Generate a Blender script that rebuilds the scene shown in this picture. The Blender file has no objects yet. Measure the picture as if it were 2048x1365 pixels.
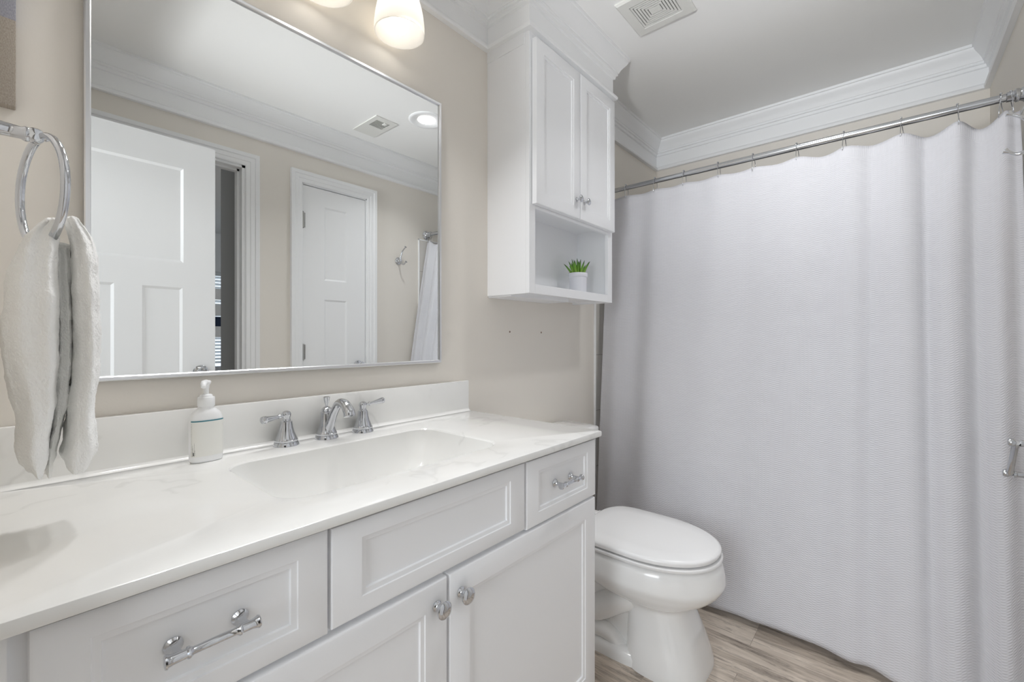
import bpy, bmesh, math, random
from mathutils import Vector, Matrix
from math import pi, sin, cos, tan, radians, sqrt

random.seed(7)
SC = bpy.context.scene
COL = SC.collection

# ------------------------------------------------------------------ camera
CAM_H = 1.12
cd = bpy.data.cameras.new('camera')
cam = bpy.data.objects.new('camera', cd)
COL.objects.link(cam)
cam.location = (0, 0, CAM_H)
cam.rotation_euler = (pi / 2, 0, -radians(49.3225))
cd.sensor_width = 36.0
cd.sensor_fit = 'HORIZONTAL'
cd.lens = 884.05 / 2048 * 36.0
cd.shift_y = -7.5 / 2048
cd.clip_start = 0.02
SC.camera = cam

# ------------------------------------------------------------------ world, exposure, daylight
SC.view_settings.view_transform = 'Standard'
SC.view_settings.look = 'None'
SC.view_settings.gamma = 1.0
SC.view_settings.use_curve_mapping = False
SC.view_settings.exposure = 0.0
SC.cycles.use_denoising = True
SC.cycles.max_bounces = 14
SC.cycles.diffuse_bounces = 8
SC.cycles.glossy_bounces = 6
SC.cycles.transmission_bounces = 6
SC.cycles.sample_clamp_indirect = 6.0
SC.cycles.caustics_reflective = False
SC.cycles.caustics_refractive = False

K_BULB = 4.8        # vanity bulbs
K_CAN = 5          # glow of the recessed lens
P_DOWN = 1.72          # light leaving each shade downwards
P_CAN = 3.0         # recessed ceiling lamp
P_HALL = 41        # daylight from the hall window behind the open door
P_CEIL = 3        # added fill under the hall ceiling, lamp unseen
P_UP = 3.3       # added fill for the bathroom ceiling, no real lamp
W_SKY = 1.5

wd = bpy.data.worlds.new('daylight_sky')
SC.world = wd
wd.use_nodes = True
wd.node_tree.nodes['Background'].inputs[0].default_value = (0.80, 0.90, 1.0, 1)
wd.node_tree.nodes['Background'].inputs[1].default_value = W_SKY




def area(name, loc, rot, sx, sy, power, col):
    l = bpy.data.lights.new(name, 'AREA')
    l.shape = 'RECTANGLE'
    l.size, l.size_y = sx, sy
    l.energy = power
    l.color = col
    o = bpy.data.objects.new(name, l)
    COL.objects.link(o)
    o.location = loc
    o.rotation_euler = rot
    return o


area('hall_window_daylight', (-1.85, 0.30, 1.50), (0, -pi / 2, 0), 1.3, 1.3, P_HALL, (0.93, 0.965, 1.0))
area('hall_fill', (-1.0, 0.2, 2.40), (0, 0, 0), 0.5, 0.5, P_CEIL, (1.0, 0.985, 0.96))  # unseen lamp, added as soft fill through the doorway
# fill lamp added in the hall, aimed through the doorway at the bathroom ceiling
_fl = area('ceiling_fill', (-1.30, 0.22, 1.20), (0, 0, 0), 0.22, 0.22, P_UP, (0.97, 0.985, 1.0))
_fl.rotation_euler = Vector((1.6, 0.06, 0.67)).to_track_quat('-Z', 'Y').to_euler()
_fl.data.spread = radians(42)
# the lamp inside the recessed ceiling can
_cn = area('can_lamp', (1.703, 0.262, 2.4385), (0, 0, 0), 0.10, 0.10, P_CAN, (0.985, 0.99, 1.0))
_cn.data.shape = 'DISK'
_cn.data.spread = radians(118)


# ------------------------------------------------------------------ materials
def lin(r, g, b):
    def f(c):
        c /= 255.0
        return c / 12.92 if c <= 0.04045 else ((c + 0.055) / 1.055) ** 2.4
    return (f(r), f(g), f(b), 1.0)


class N:
    """tiny node helper"""
    def __init__(s, name):
        s.m = bpy.data.materials.new(name)
        s.m.use_nodes = True
        s.t = s.m.node_tree
        s.b = s.t.nodes['Principled BSDF']
        s.out = s.t.nodes['Material Output']

    def n(s, typ, **kw):
        nd = s.t.nodes.new(typ)
        for k, v in kw.items():
            if k == 'inp':
                for kk, vv in v.items():
                    if isinstance(vv, bpy.types.NodeSocket):
                        s.t.links.new(vv, nd.inputs[kk])
                    else:
                        nd.inputs[kk].default_value = vv
            else:
                setattr(nd, k, v)
        return nd

    def math(s, op, a, b=None, c=None):
        d = {0: a}
        if b is not None:
            d[1] = b
        if c is not None:
            d[2] = c
        return s.n('ShaderNodeMath', operation=op, inp=d).outputs[0]

    def link(s, a, b):
        s.t.links.new(a, b)

    def set(s, **kw):
        for k, v in kw.items():
            s.b.inputs[k.replace('_', ' ')].default_value = v

    def coords(s, kind='Object', scale=(1, 1, 1), rot=(0, 0, 0)):
        tc = s.n('ShaderNodeTexCoord')
        mp = s.n('ShaderNodeMapping', inp={'Vector': tc.outputs[kind], 'Scale': scale, 'Rotation': rot})
        return mp.outputs[0]

    def ramp(s, fac, stops):
        r = s.n('ShaderNodeValToRGB', inp={'Fac': fac})
        el = r.color_ramp.elements
        while len(el) < len(stops):
            el.new(0.5)
        for e, (p, c) in zip(el, stops):
            e.position = p
            e.color = c
        return r.outputs[0]

    def bump(s, h, strength=0.2, dist=0.002):
        b = s.n('ShaderNodeBump', inp={'Height': h, 'Strength': strength, 'Distance': dist})
        s.link(b.outputs[0], s.b.inputs['Normal'])


def plain(name, rgb, rough=0.5, metal=0.0, coat=0.0, bump=None, spec=0.5):
    a = N(name)
    a.set(Base_Color=lin(*rgb), Roughness=rough, Metallic=metal)
    a.b.inputs['Coat Weight'].default_value = coat
    a.b.inputs['Specular IOR Level'].default_value = spec
    if bump:
        no = a.n('ShaderNodeTexNoise', inp={'Vector': a.coords(), 'Scale': bump[0], 'Detail': 4.0})
        a.bump(no.outputs[0], bump[1], bump[2])
    return a.m


M_wall = plain('beige_wall_paint', (230, 225, 217), 0.6, bump=(180, 0.12, 0.001))
M_ceil = plain('ceiling_paint', (243, 243, 242), 0.85, bump=(140, 0.10, 0.001))
M_trim = plain('white_trim_paint', (241, 242, 243), 0.5)
M_cab = plain('white_cabinet_lacquer', (240, 241, 243), 0.5)
M_dark = plain('gap_shade', (6, 6, 6), 0.95, spec=0.1)  # near-black colour standing in for the shade inside the vents
M_chrome = plain('polished_chrome', (206, 208, 212), 0.06, 1.0)
M_frame = plain('satin_mirror_frame', (228, 229, 231), 0.28, 1.0)
M_steel = plain('brushed_steel', (200, 202, 205), 0.18, 1.0)
M_nickel = plain('satin_nickel', (180, 180, 178), 0.32, 1.0)
M_ceramic = plain('white_vitreous_china', (236, 236, 235), 0.12, coat=0.4)
M_seat = plain('white_seat_plastic', (238, 238, 238), 0.22)
M_plast = plain('white_pump_plastic', (240, 241, 242), 0.3)
M_grille = plain('white_grille_plastic', (226, 226, 222), 0.5)
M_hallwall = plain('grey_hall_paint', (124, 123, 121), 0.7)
M_navy = plain('navy_cloth', (44, 58, 84), 0.9)
M_blindm = plain('white_blind_slats', (232, 234, 236), 0.5)
M_leaf = None
M_pot = plain('matte_white_pot', (226, 227, 233), 0.5)
M_soil = plain('potting_soil', (58, 50, 40), 0.95, bump=(300, 0.6, 0.003))
M_black = plain('black_print', (40, 40, 42), 0.6)
M_teal = plain('teal_print', (62, 128, 142), 0.5)
M_label = plain('cream_label', (236, 236, 231), 0.55)
M_tub = plain('white_tub_enamel', (235, 235, 234), 0.18, coat=0.3)
M_grout = plain('grey_grout', (120, 117, 112), 0.9)


def mk_mirror():
    a = N('silvered_mirror_glass')
    a.set(Base_Color=(0.90, 0.915, 0.91, 1), Metallic=1.0, Roughness=0.004)
    return a.m


def mk_counter():
    a = N('cultured_marble')
    v = a.coords(scale=(1, 1, 1))
    w = a.n('ShaderNodeTexNoise', inp={'Vector': v, 'Scale': 2.2, 'Detail': 5.0, 'Roughness': 0.6})
    sc = a.n('ShaderNodeVectorMath', operation='SCALE', inp={0: w.outputs[1], 'Scale': 0.35})
    ad = a.n('ShaderNodeVectorMath', operation='ADD', inp={0: v, 1: sc.outputs[0]})
    n2 = a.n('ShaderNodeTexNoise', inp={'Vector': ad.outputs[0], 'Scale': 3.4, 'Detail': 3.0, 'Roughness': 0.55})
    d = a.math('ABSOLUTE', a.math('SUBTRACT', n2.outputs[0], 0.5))
    n3 = a.n('ShaderNodeTexNoise', inp={'Vector': v, 'Scale': 3.0, 'Detail': 2.0})
    thin = a.math('MULTIPLY', a.math('SUBTRACT', 1.0, a.math('MINIMUM', a.math('MULTIPLY', d, 45.0), 1.0)),
                  a.math('MULTIPLY', a.math('GREATER_THAN', n3.outputs[0], 0.52), 0.75))
    soft = a.math('SUBTRACT', 1.0, a.math('MINIMUM', a.math('MULTIPLY', d, 9.0), 1.0))
    f = a.math('ADD', a.math('MULTIPLY', thin, 0.30), a.math('MULTIPLY', soft, 0.07))
    c = a.ramp(f, [(0.0, lin(238, 238, 236)), (1.0, lin(196, 196, 194))])
    a.link(c, a.b.inputs['Base Color'])
    a.set(Roughness=0.16)
    a.b.inputs['Coat Weight'].default_value = 0.35
    a.b.inputs['Coat Roughness'].default_value = 0.05
    return a.m


def mk_floor():
    a = N('grey_oak_planks')
    tc = a.n('ShaderNodeTexCoord')
    # planks run along world Y
    sp = a.n('ShaderNodeSeparateXYZ', inp={0: tc.outputs['Object']})
    cv = a.n('ShaderNodeCombineXYZ', inp={0: sp.outputs[1], 1: sp.outputs[0], 2: 0.0})
    br = a.n('ShaderNodeTexBrick', offset=0.37, offset_frequency=2,
             inp={'Vector': cv.outputs[0], 'Scale': 1.0, 'Color1': (0, 0, 0, 1), 'Color2': (1, 1, 1, 1),
                  'Mortar': (0.5, 0.5, 0.5, 1), 'Mortar Size': 0.0007, 'Mortar Smooth': 0.1, 'Bias': 0.0,
                  'Brick Width': 0.62, 'Row Height': 0.178})
    off = a.n('ShaderNodeVectorMath', operation='SCALE', inp={0: br.outputs[0], 'Scale': 7.3})
    p = a.n('ShaderNodeVectorMath', operation='ADD', inp={0: tc.outputs['Object'], 1: off.outputs[0]})
    m1 = a.n('ShaderNodeMapping', inp={'Vector': p.outputs[0], 'Scale': (13, 1.9, 1)})
    n1 = a.n('ShaderNodeTexNoise', inp={'Vector': m1.outputs[0], 'Scale': 1.0, 'Detail': 6.0, 'Roughness': 0.62, 'Distortion': 0.6})
    m2 = a.n('ShaderNodeMapping', inp={'Vector': p.outputs[0], 'Scale': (120, 4.5, 1)})
    n2 = a.n('ShaderNodeTexNoise', inp={'Vector': m2.outputs[0], 'Scale': 1.0, 'Detail': 5.0, 'Roughness': 0.7})
    m3 = a.n('ShaderNodeMapping', inp={'Vector': p.outputs[0], 'Scale': (34, 5, 1)})
    n3 = a.n('ShaderNodeTexNoise', inp={'Vector': m3.outputs[0], 'Scale': 1.0, 'Detail': 7.0, 'Roughness': 0.75})
    base = a.ramp(n1.outputs[0], [(0.27, lin(132, 122, 113)), (0.43, lin(192, 180, 167)), (0.57, lin(222, 211, 198)), (0.76, lin(162, 151, 140))])
    dk = a.math('MULTIPLY', a.math('GREATER_THAN', n2.outputs[0], 0.58), 0.40)
    dk2 = a.math('MULTIPLY', a.math('MINIMUM', a.math('MAXIMUM', a.math('MULTIPLY', a.math('SUBTRACT', n3.outputs[0], 0.54), 8.0), 0.0), 1.0), 0.75)
    dd = a.math('MAXIMUM', dk, dk2)
    mx = a.n('ShaderNodeMix', data_type='RGBA', inp={'Factor': dd, 6: base, 7: lin(98, 90, 84)})
    tint = a.n('ShaderNodeMix', data_type='RGBA', blend_type='MULTIPLY', inp={'Factor': 0.35, 6: mx.outputs[2], 7: a.ramp(br.outputs[0], [(0, lin(205, 200, 196)), (1, lin(255, 250, 244))])})
    gr = a.n('ShaderNodeMix', data_type='RGBA', inp={'Factor': a.math('MULTIPLY', br.outputs[1], 0.55), 6: tint.outputs[2], 7: lin(105, 95, 86)})
    a.link(gr.outputs[2], a.b.inputs['Base Color'])
    a.set(Roughness=0.5)
    a.bump(a.math('SUBTRACT', n2.outputs[0], br.outputs[1]), 0.12, 0.001)
    return a.m


def mk_curtain():
    a = N('waffle_weave_cotton')
    a.set(Base_Color=lin(230, 230, 234), Roughness=0.85)
    a.b.inputs['Specular IOR Level'].default_value = 0.2
    tc = a.n('ShaderNodeTexCoord')
    sp = a.n('ShaderNodeSeparateXYZ', inp={0: tc.outputs['UV']})
    u, v = sp.outputs[0], sp.outputs[1]
    cu = a.math('DIVIDE', u, 0.0138)
    idx = a.math('FLOOR', cu)
    fr = a.math('FRACT', cu)
    col = a.math('SINE', a.math('MULTIPLY', fr, pi))
    par = a.math('MULTIPLY', a.math('MODULO', idx, 2.0), pi)
    row = a.math('SINE', a.math('ADD', a.math('MULTIPLY', v, 2 * pi / 0.0076), par))
    h = a.math('MULTIPLY', col, row)
    # plain ribbed header above the hem line
    hdr = a.math('GREATER_THAN', v, 1.0)
    rib = a.math('MULTIPLY', a.math('SINE', a.math('MULTIPLY', u, 2 * pi / 0.0062)), 0.35)
    hh = a.math('ADD', a.math('MULTIPLY', h, a.math('SUBTRACT', 1.0, hdr)), a.math('MULTIPLY', rib, hdr))
    nz = a.n('ShaderNodeTexNoise', inp={'Vector': a.coords(scale=(1, 26, 18)), 'Scale': 1.0, 'Detail': 3.0})
    hh = a.math('ADD', hh, a.math('MULTIPLY', nz.outputs[0], 1.2))
    a.bump(hh, 0.42, 0.0016)
    tr = a.n('ShaderNodeBsdfTranslucent', inp={'Color': lin(236, 236, 240)})
    ms = a.n('ShaderNodeMixShader', inp={0: 0.28, 1: a.b.outputs[0], 2: tr.outputs[0]})
    a.link(ms.outputs[0], a.out.inputs[0])
    return a.m


def mk_terry():
    a = N('white_terry_cotton')
    a.set(Base_Color=lin(246, 246, 244), Roughness=0.95)
    a.b.inputs['Specular IOR Level'].default_value = 0.1
    a.b.inputs['Sheen Weight'].default_value = 0.25
    n1 = a.n('ShaderNodeTexNoise', inp={'Vector': a.coords(scale=(700, 700, 520)), 'Scale': 1.0, 'Detail': 2.0})
    n2 = a.n('ShaderNodeTexNoise', inp={'Vector': a.coords(scale=(60, 60, 60)), 'Scale': 1.0, 'Detail': 3.0})
    h = a.math('ADD', n1.outputs[0], a.math('MULTIPLY', n2.outputs[0], 0.6))
    a.bump(h, 0.5, 0.0018)
    return a.m


def mk_shade():
    a = N('opal_glass')
    a.set(Base_Color=lin(250, 249, 246), Roughness=0.25)
    tr = a.n('ShaderNodeBsdfTranslucent', inp={'Color': lin(252, 250, 246)})
    ms = a.n('ShaderNodeMixShader', inp={0: 0.72, 1: a.b.outputs[0], 2: tr.outputs[0]})
    a.link(ms.outputs[0], a.out.inputs[0])
    return a.m


def emis(name, col, k):
    a = N(name)
    a.set(Base_Color=(0.9, 0.9, 0.9, 1))
    a.b.inputs['Emission Color'].default_value = col
    a.b.inputs['Emission Strength'].default_value = k
    return a.m


def mk_leafm():
    a = N('succulent_leaf')
    g = a.n('ShaderNodeTexCoord')
    sp = a.n('ShaderNodeSeparateXYZ', inp={0: g.outputs['Generated']})
    c = a.ramp(sp.outputs[2], [(0.0, lin(150, 188, 72)), (0.65, lin(104, 156, 52)), (1.0, lin(52, 74, 48))])
    a.link(c, a.b.inputs['Base Color'])
    a.set(Roughness=0.45)
    return a.m


def mk_canvas():
    a = N('woven_canvas_print')
    v = a.coords('Object')
    sp = a.n('ShaderNodeSeparateXYZ', inp={0: v})
    wv = a.n('ShaderNodeTexNoise', inp={'Vector': a.coords(scale=(900, 1, 260)), 'Scale': 1.0, 'Detail': 2.0})
    c1 = a.ramp(wv.outputs[0], [(0.35, lin(150, 141, 130)), (0.65, lin(174, 165, 154))])
    c2 = a.ramp(wv.outputs[0], [(0.35, lin(138, 138, 147)), (0.65, lin(160, 160, 168))])
    f = a.math('GREATER_THAN', sp.outputs[2], 0.155)
    mx = a.n('ShaderNodeMix', data_type='RGBA', inp={'Factor': f, 6: c1, 7: c2})
    a.link(mx.outputs[2], a.b.inputs['Base Color'])
    a.set(Roughness=0.9)
    return a.m


def mk_tile():
    a = N('grey_wall_tile')
    tc = a.n('ShaderNodeTexCoord')
    sp = a.n('ShaderNodeSeparateXYZ', inp={0: tc.outputs['Object']})
    s = a.math('ADD', sp.outputs[0], sp.outputs[1])
    cv = a.n('ShaderNodeCombineXYZ', inp={0: s, 1: a.math('ADD', sp.outputs[2], 0.175), 2: 0.0})
    br = a.n('ShaderNodeTexBrick', offset=0.5, inp={'Vector': cv.outputs[0], 'Scale': 1.0,
             'Color1': lin(214, 211, 206), 'Color2': lin(210, 207, 202), 'Mortar': lin(160, 157, 152),
             'Mortar Size': 0.0016, 'Brick Width': 0.61, 'Row Height': 0.30})
    a.link(br.outputs[0], a.b.inputs['Base Color'])
    a.set(Roughness=0.25)
    return a.m


M_mirror, M_counter, M_floor, M_curtain, M_terry = mk_mirror(), mk_counter(), mk_floor(), mk_curtain(), mk_terry()
M_shade, M_leaf, M_canvas, M_tile = mk_shade(), mk_leafm(), mk_canvas(), mk_tile()
M_bulb = emis('lit_bulb', (1.0, 0.965, 0.92, 1), K_BULB)
M_can = emis('lit_lens', (1.0, 0.97, 0.93, 1), K_CAN)


# ------------------------------------------------------------------ mesh helpers
def NB():
    return bmesh.new()


def merge(dst, src):
    me = bpy.data.meshes.new('tmp')
    src.to_mesh(me)
    src.free()
    dst.from_mesh(me)
    bpy.data.meshes.remove(me)


def box(bm, x0, x1, y0, y1, z0, z1, r=0.0, seg=2):
    t = bmesh.new()
    bmesh.ops.create_cube(t, size=1.0)
    for v in t.verts:
        v.co = Vector(((x0 + x1) / 2 + v.co.x * (x1 - x0), (y0 + y1) / 2 + v.co.y * (y1 - y0), (z0 + z1) / 2 + v.co.z * (z1 - z0)))
    if r > 0:
        bmesh.ops.bevel(t, geom=list(t.edges), offset=r, segments=seg, profile=0.5, affect='EDGES')
    merge(bm, t)
    return bm


def loft(bm, rings, cap0=True, cap1=True, closed=True):
    vs = [[bm.verts.new(p) for p in r] for r in rings]
    n = len(vs[0])
    for a, b in zip(vs, vs[1:]):
        for i in range(n if closed else n - 1):
            j = (i + 1) % n
            bm.faces.new((a[i], a[j], b[j], b[i]))
    if cap0:
        bm.faces.new(list(reversed(vs[0])))
    if cap1:
        bm.faces.new(vs[-1])
    return vs


def frame_of(d):
    d = Vector(d).normalized()
    up = Vector((0, 0, 1)) if abs(d.z) < 0.95 else Vector((1, 0, 0))
    a = d.cross(up).normalized()
    b = d.cross(a).normalized()
    return d, a, b


def lathe(bm, prof, org=(0, 0, 0), axis=(0, 0, 1), seg=32, cap0=True, cap1=True):
    d, a, b = frame_of(axis)
    org = Vector(org)
    rings = []
    for r, h in prof:
        r = max(r, 1e-5)
        rings.append([org + d * h + a * (r * cos(2 * pi * i / seg)) + b * (r * sin(2 * pi * i / seg)) for i in range(seg)])
    loft(bm, rings, cap0, cap1)
    return bm


def tube(bm, pts, rad, seg=12, cap=True, flat=1.0):
    pts = [Vector(p) for p in pts]
    if not hasattr(rad, '__len__'):
        rad = [rad] * len(pts)
    rings = []
    pa = None
    for i, p in enumerate(pts):
        t = (pts[min(i + 1, len(pts) - 1)] - pts[max(i - 1, 0)]).normalized()
        if pa is None:
            _, pa, _ = frame_of(t)
        pa = (pa - t * pa.dot(t)).normalized()
        pb = t.cross(pa)
        rings.append([p + pa * (rad[i] * cos(2 * pi * k / seg)) + pb * (rad[i] * flat * sin(2 * pi * k / seg)) for k in range(seg)])
    loft(bm, rings, cap, cap)
    return bm


def spline(ctrl, n=8):
    P = [Vector(c) for c in ctrl]
    P = [P[0] * 2 - P[1]] + P + [P[-1] * 2 - P[-2]]
    out = []
    for i in range(1, len(P) - 2):
        for k in range(n):
            t = k / n
            a, b, c, d = P[i - 1], P[i], P[i + 1], P[i + 2]
            out.append(0.5 * ((2 * b) + (c - a) * t + (2 * a - 5 * b + 4 * c - d) * t * t + (3 * b - a - 3 * c + d) * t ** 3))
    out.append(P[-2])
    return out


def interp(tab, x):
    if x <= tab[0][0]:
        return tab[0][1]
    for (a, va), (b, vb) in zip(tab, tab[1:]):
        if x <= b:
            t = (x - a) / (b - a)
            return va + (vb - va) * t
    return tab[-1][1]


def sinterp(tab, x):
    """smooth (catmull) interpolation"""
    n = len(tab)
    if x <= tab[0][0]:
        return tab[0][1]
    if x >= tab[-1][0]:
        return tab[-1][1]
    for i in range(n - 1):
        if x <= tab[i + 1][0]:
            x0, y0 = tab[i]
            x1, y1 = tab[i + 1]
            m0 = (y1 - tab[i - 1][1]) / (x1 - tab[i - 1][0]) if i > 0 else (y1 - y0) / (x1 - x0)
            m1 = (tab[i + 2][1] - y0) / (tab[i + 2][0] - x0) if i + 2 < n else (y1 - y0) / (x1 - x0)
            h = x1 - x0
            t = (x - x0) / h
            return (2 * t ** 3 - 3 * t * t + 1) * y0 + (t ** 3 - 2 * t * t + t) * h * m0 + (-2 * t ** 3 + 3 * t * t) * y1 + (t ** 3 - t * t) * h * m1


WORLD = {}


def obj(name, bm, mat, parent=None, smooth=35, loc=None, kind=None, label=None, recalc=True, uv=None):
    """link a bmesh given in world coordinates as ONE object; origin at the parent's (or at loc)"""
    if recalc:
        bmesh.ops.recalc_face_normals(bm, faces=list(bm.faces))
    off = WORLD[parent.name] if parent else Vector(loc if loc else (0, 0, 0))
    for v in bm.verts:
        v.co -= off
    me = bpy.data.meshes.new(name)
    bm.to_mesh(me)
    bm.free()
    if smooth:
        for p in me.polygons:
            p.use_smooth = True
        me.set_sharp_from_angle(angle=radians(smooth))
    for mm in (mat if isinstance(mat, (list, tuple)) else [mat]):
        me.materials.append(mm)
    o = bpy.data.objects.new(name, me)
    COL.objects.link(o)
    if parent:
        o.parent = parent
        WORLD[o.name] = off
    else:
        o.location = off
        WORLD[o.name] = off
    if kind:
        o['kind'] = kind
    if label:
        o['label'] = label
    return o


def tag(o, label, cat, group=None):
    o['label'] = label
    o['category'] = cat
    if group:
        o['group'] = group
    return o


def thing(name, label, cat, loc, group=None):
    o = bpy.data.objects.new(name, None)
    COL.objects.link(o)
    o.location = loc
    o.empty_display_size = 0.05
    WORLD[o.name] = Vector(loc)
    return tag(o, label, cat, group)


def struct(name, bm, mat, smooth=35, parent=None):
    return obj(name, bm, mat, parent=parent, smooth=smooth, kind='structure')


def rect_ring(x0, x1, z0, z1, ix, iz, y):
    return [Vector((x0 + ix, y, z0 + iz)), Vector((x1 - ix, y, z0 + iz)), Vector((x1 - ix, y, z1 - iz)), Vector((x0 + ix, y, z1 - iz))]


def panel_front(bm, x0, x1, z0, z1, yf, th, sx, sz, deep=0.0075, ease=0.004):
    """five-piece cabinet front facing -Y"""
    R = [(0, 0, th), (0, 0, ease), (ease * 0.3, ease * 0.3, ease * 0.3), (ease, ease, 0), (sx, sz, 0), (sx + 0.0012, sz + 0.0012, 0.0022),
         (sx + 0.009, sz + 0.009, 0.0034), (sx + 0.0102, sz + 0.0102, deep)]
    loft(bm, [rect_ring(x0, x1, z0, z1, a, b, yf + c) for a, b, c in R])
    return bm


def slab_panels(bm, x0, x1, z0, z1, yf, th, s, panels, deep=0.0062):
    """door slab with recessed panels; s=+1 faces -Y, s=-1 faces +Y; panels on both faces are the same"""
    xs = sorted(set([x0, x1] + [p[0] for p in panels] + [p[1] for p in panels]))
    zs = sorted(set([z0, z1] + [p[2] for p in panels] + [p[3] for p in panels]))
    yb = yf + s * th
    for y, dirn in ((yf, s), (yb, -s)):
        for i in range(len(xs) - 1):
            for k in range(len(zs) - 1):
                cx, cz = (xs[i] + xs[i + 1]) / 2, (zs[k] + zs[k + 1]) / 2
                if any(p[0] < cx < p[1] and p[2] < cz < p[3] for p in panels):
                    continue
                bm.faces.new([bm.verts.new((a, y, b)) for a, b in ((xs[i], zs[k]), (xs[i + 1], zs[k]), (xs[i + 1], zs[k + 1]), (xs[i], zs[k + 1]))])
        for p in panels:
            R = [(0, 0), (0.0015, 0.0008), (0.011, deep), (0.0125, deep)]
            loft(bm, [rect_ring(p[0], p[1], p[2], p[3], a, a, y + dirn * d) for a, d in R], cap0=False)
    rim = [rect_ring(x0, x1, z0, z1, 0, 0, yf), rect_ring(x0, x1, z0, z1, 0, 0, yb)]
    loft(bm, rim, False, False)
    bmesh.ops.remove_doubles(bm, verts=list(bm.verts), dist=1e-5)
    return bm


def sweep_plan(bm, path, prof, side=1, m0=None, m1=None):
    """profile (p out of the wall, z) along a plan polyline; side=+1: out is to the left of travel"""
    P = [Vector((a, b)) for a, b in path]
    nrm = []
    for a, b in zip(P, P[1:]):
        d = (b - a).normalized()
        nrm.append(Vector((-d.y, d.x)) * side)
    rings = []
    for i, p in enumerate(P):
        if i == 0:
            m = Vector(m0) if m0 else nrm[0]
        elif i == len(P) - 1:
            m = Vector(m1) if m1 else nrm[-1]
        else:
            m = (nrm[i - 1] + nrm[i]) / (1 + nrm[i - 1].dot(nrm[i]))
        rings.append([Vector((p.x + m.x * q, p.y + m.y * q, z)) for q, z in prof])
    loft(bm, rings)
    return bm


def casing(bm, x0, x1, ztop, yw, out, prof, zbot=0.0):
    """door casing round an opening, on a wall plane y=yw; out=+1 sticks out to +Y; profile (across, proud)"""
    rings = []
    for (cx, cz, mx, mz) in ((x0, zbot, -1, 0), (x0, ztop, -1, 1), (x1, ztop, 1, 1), (x1, zbot, 1, 0)):
        rings.append([Vector((cx + mx * a, yw + out * d, cz + mz * a)) for a, d in prof])
    loft(bm, rings)
    return bm


# ------------------------------------------------------------------ dimensions (metres)
D = 1.22            # mirror wall
B = -0.337          # opposite wall
XL = -0.035         # left wall
XR = 2.928          # wall at the far side of the tub
ZC = 2.444          # ceiling
WT = 0.11           # wall thickness
ZCT = 0.846         # counter top
YCF = 0.647         # counter front

# ------------------------------------------------------------------ the setting
b = NB(); box(b, -2.0, 3.05, -4.1, 1.4, -0.06, 0.0)
struct('floor', b, M_floor, 0)
b = NB(); box(b, XL - WT, XR + WT, B - WT, D + WT, ZC, ZC + 0.1)
struct('ceiling', b, M_ceil, 0)
b = NB(); box(b, XL - WT, XR + WT, D, D + WT, 0, ZC)
struct('wall_back', b, M_wall, 0)
b = NB(); box(b, XR, XR + WT, B - WT, D, 0, ZC)
struct('wall_right', b, M_wall, 0)
# wall on the camera side, with the hall doorway and the linen closet opening
O1 = (0.10, 0.905, 2.085)
O2 = (1.212, 1.665, 2.078)
b = NB()
box(b, XL - WT, O1[0], B - WT, B, 0, ZC)
box(b, O1[0], O1[1], B - WT, B, O1[2], ZC)
box(b, O1[1], O2[0], B - WT, B, 0, ZC)
box(b, O2[0], O2[1], B - WT, B, O2[2], ZC)
box(b, O2[1], XR, B - WT, B, 0, ZC)
struct('wall_front', b, M_wall, 0)
# wall on the left with the doorway the camera stands in
b = NB()
box(b, XL - WT, XL, 0.60, D, 0, ZC)
box(b, XL - WT, XL, -0.16, 0.60, 2.08, ZC)
box(b, XL - WT, XL, B, -0.16, 0, ZC)
struct('wall_left', b, M_wall, 0)

# crown: cove, painted frieze and a bead below
CROWN = [(0, ZC), (0.063, ZC), (0.063, ZC - 0.012), (0.057, ZC - 0.014), (0.056, ZC - 0.020), (0.050, ZC - 0.030), (0.040, ZC - 0.042),
         (0.030, ZC - 0.056), (0.024, ZC - 0.070), (0.021, ZC - 0.071), (0.021, ZC - 0.082), (0.014, ZC - 0.085), (0.012, ZC - 0.098),
         (0.004, ZC - 0.101), (0.004, ZC - 0.168), (0.010, ZC - 0.170), (0.015, ZC - 0.174), (0.0205, ZC - 0.181), (0.0215, ZC - 0.188),
         (0.019, ZC - 0.195), (0.0, ZC - 0.196)]
CX0, CX1, CY0 = 1.270, 1.902, 1.009     # over-toilet cabinet
b = NB(); sweep_plan(b, [(CX1, D), (XR, D), (XR, B), (XL, B), (XL, D), (CX0, D)], CROWN, side=-1, m0=(1, -1), m1=(-1, -1))
struct('trim_1', b, M_trim, 25)

# baseboards
BASE = [(0, 0.0), (0.014, 0.0), (0.014, 0.085), (0.010, 0.095), (0.006, 0.102), (0, 0.105)]
b = NB(); sweep_plan(b, [(1.155, D), (2.085, D)], BASE, side=-1)
struct('baseboard_back', b, M_trim, 25)
b = NB(); sweep_plan(b, [(2.085, B), (1.735, B)], BASE, side=-1)
struct('baseboard_front', b, M_trim, 25)

# door casings
CAS = [(0, 0), (0, 0.010), (0.006, 0.013), (0.022, 0.013), (0.026, 0.016), (0.046, 0.016), (0.050, 0.020), (0.068, 0.022), (0.070, 0.020), (0.070, 0)]
b = NB(); casing(b, O1[0] + 0.004, O1[1] - 0.002, O1[2] - 0.004, B, 1, CAS)
struct('trim_2', b, M_trim, 25)
b = NB(); casing(b, O2[0] + 0.006, O2[1] - 0.006, O2[2] - 0.006, B, 1, CAS)
struct('trim_3', b, M_trim, 25)
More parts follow.
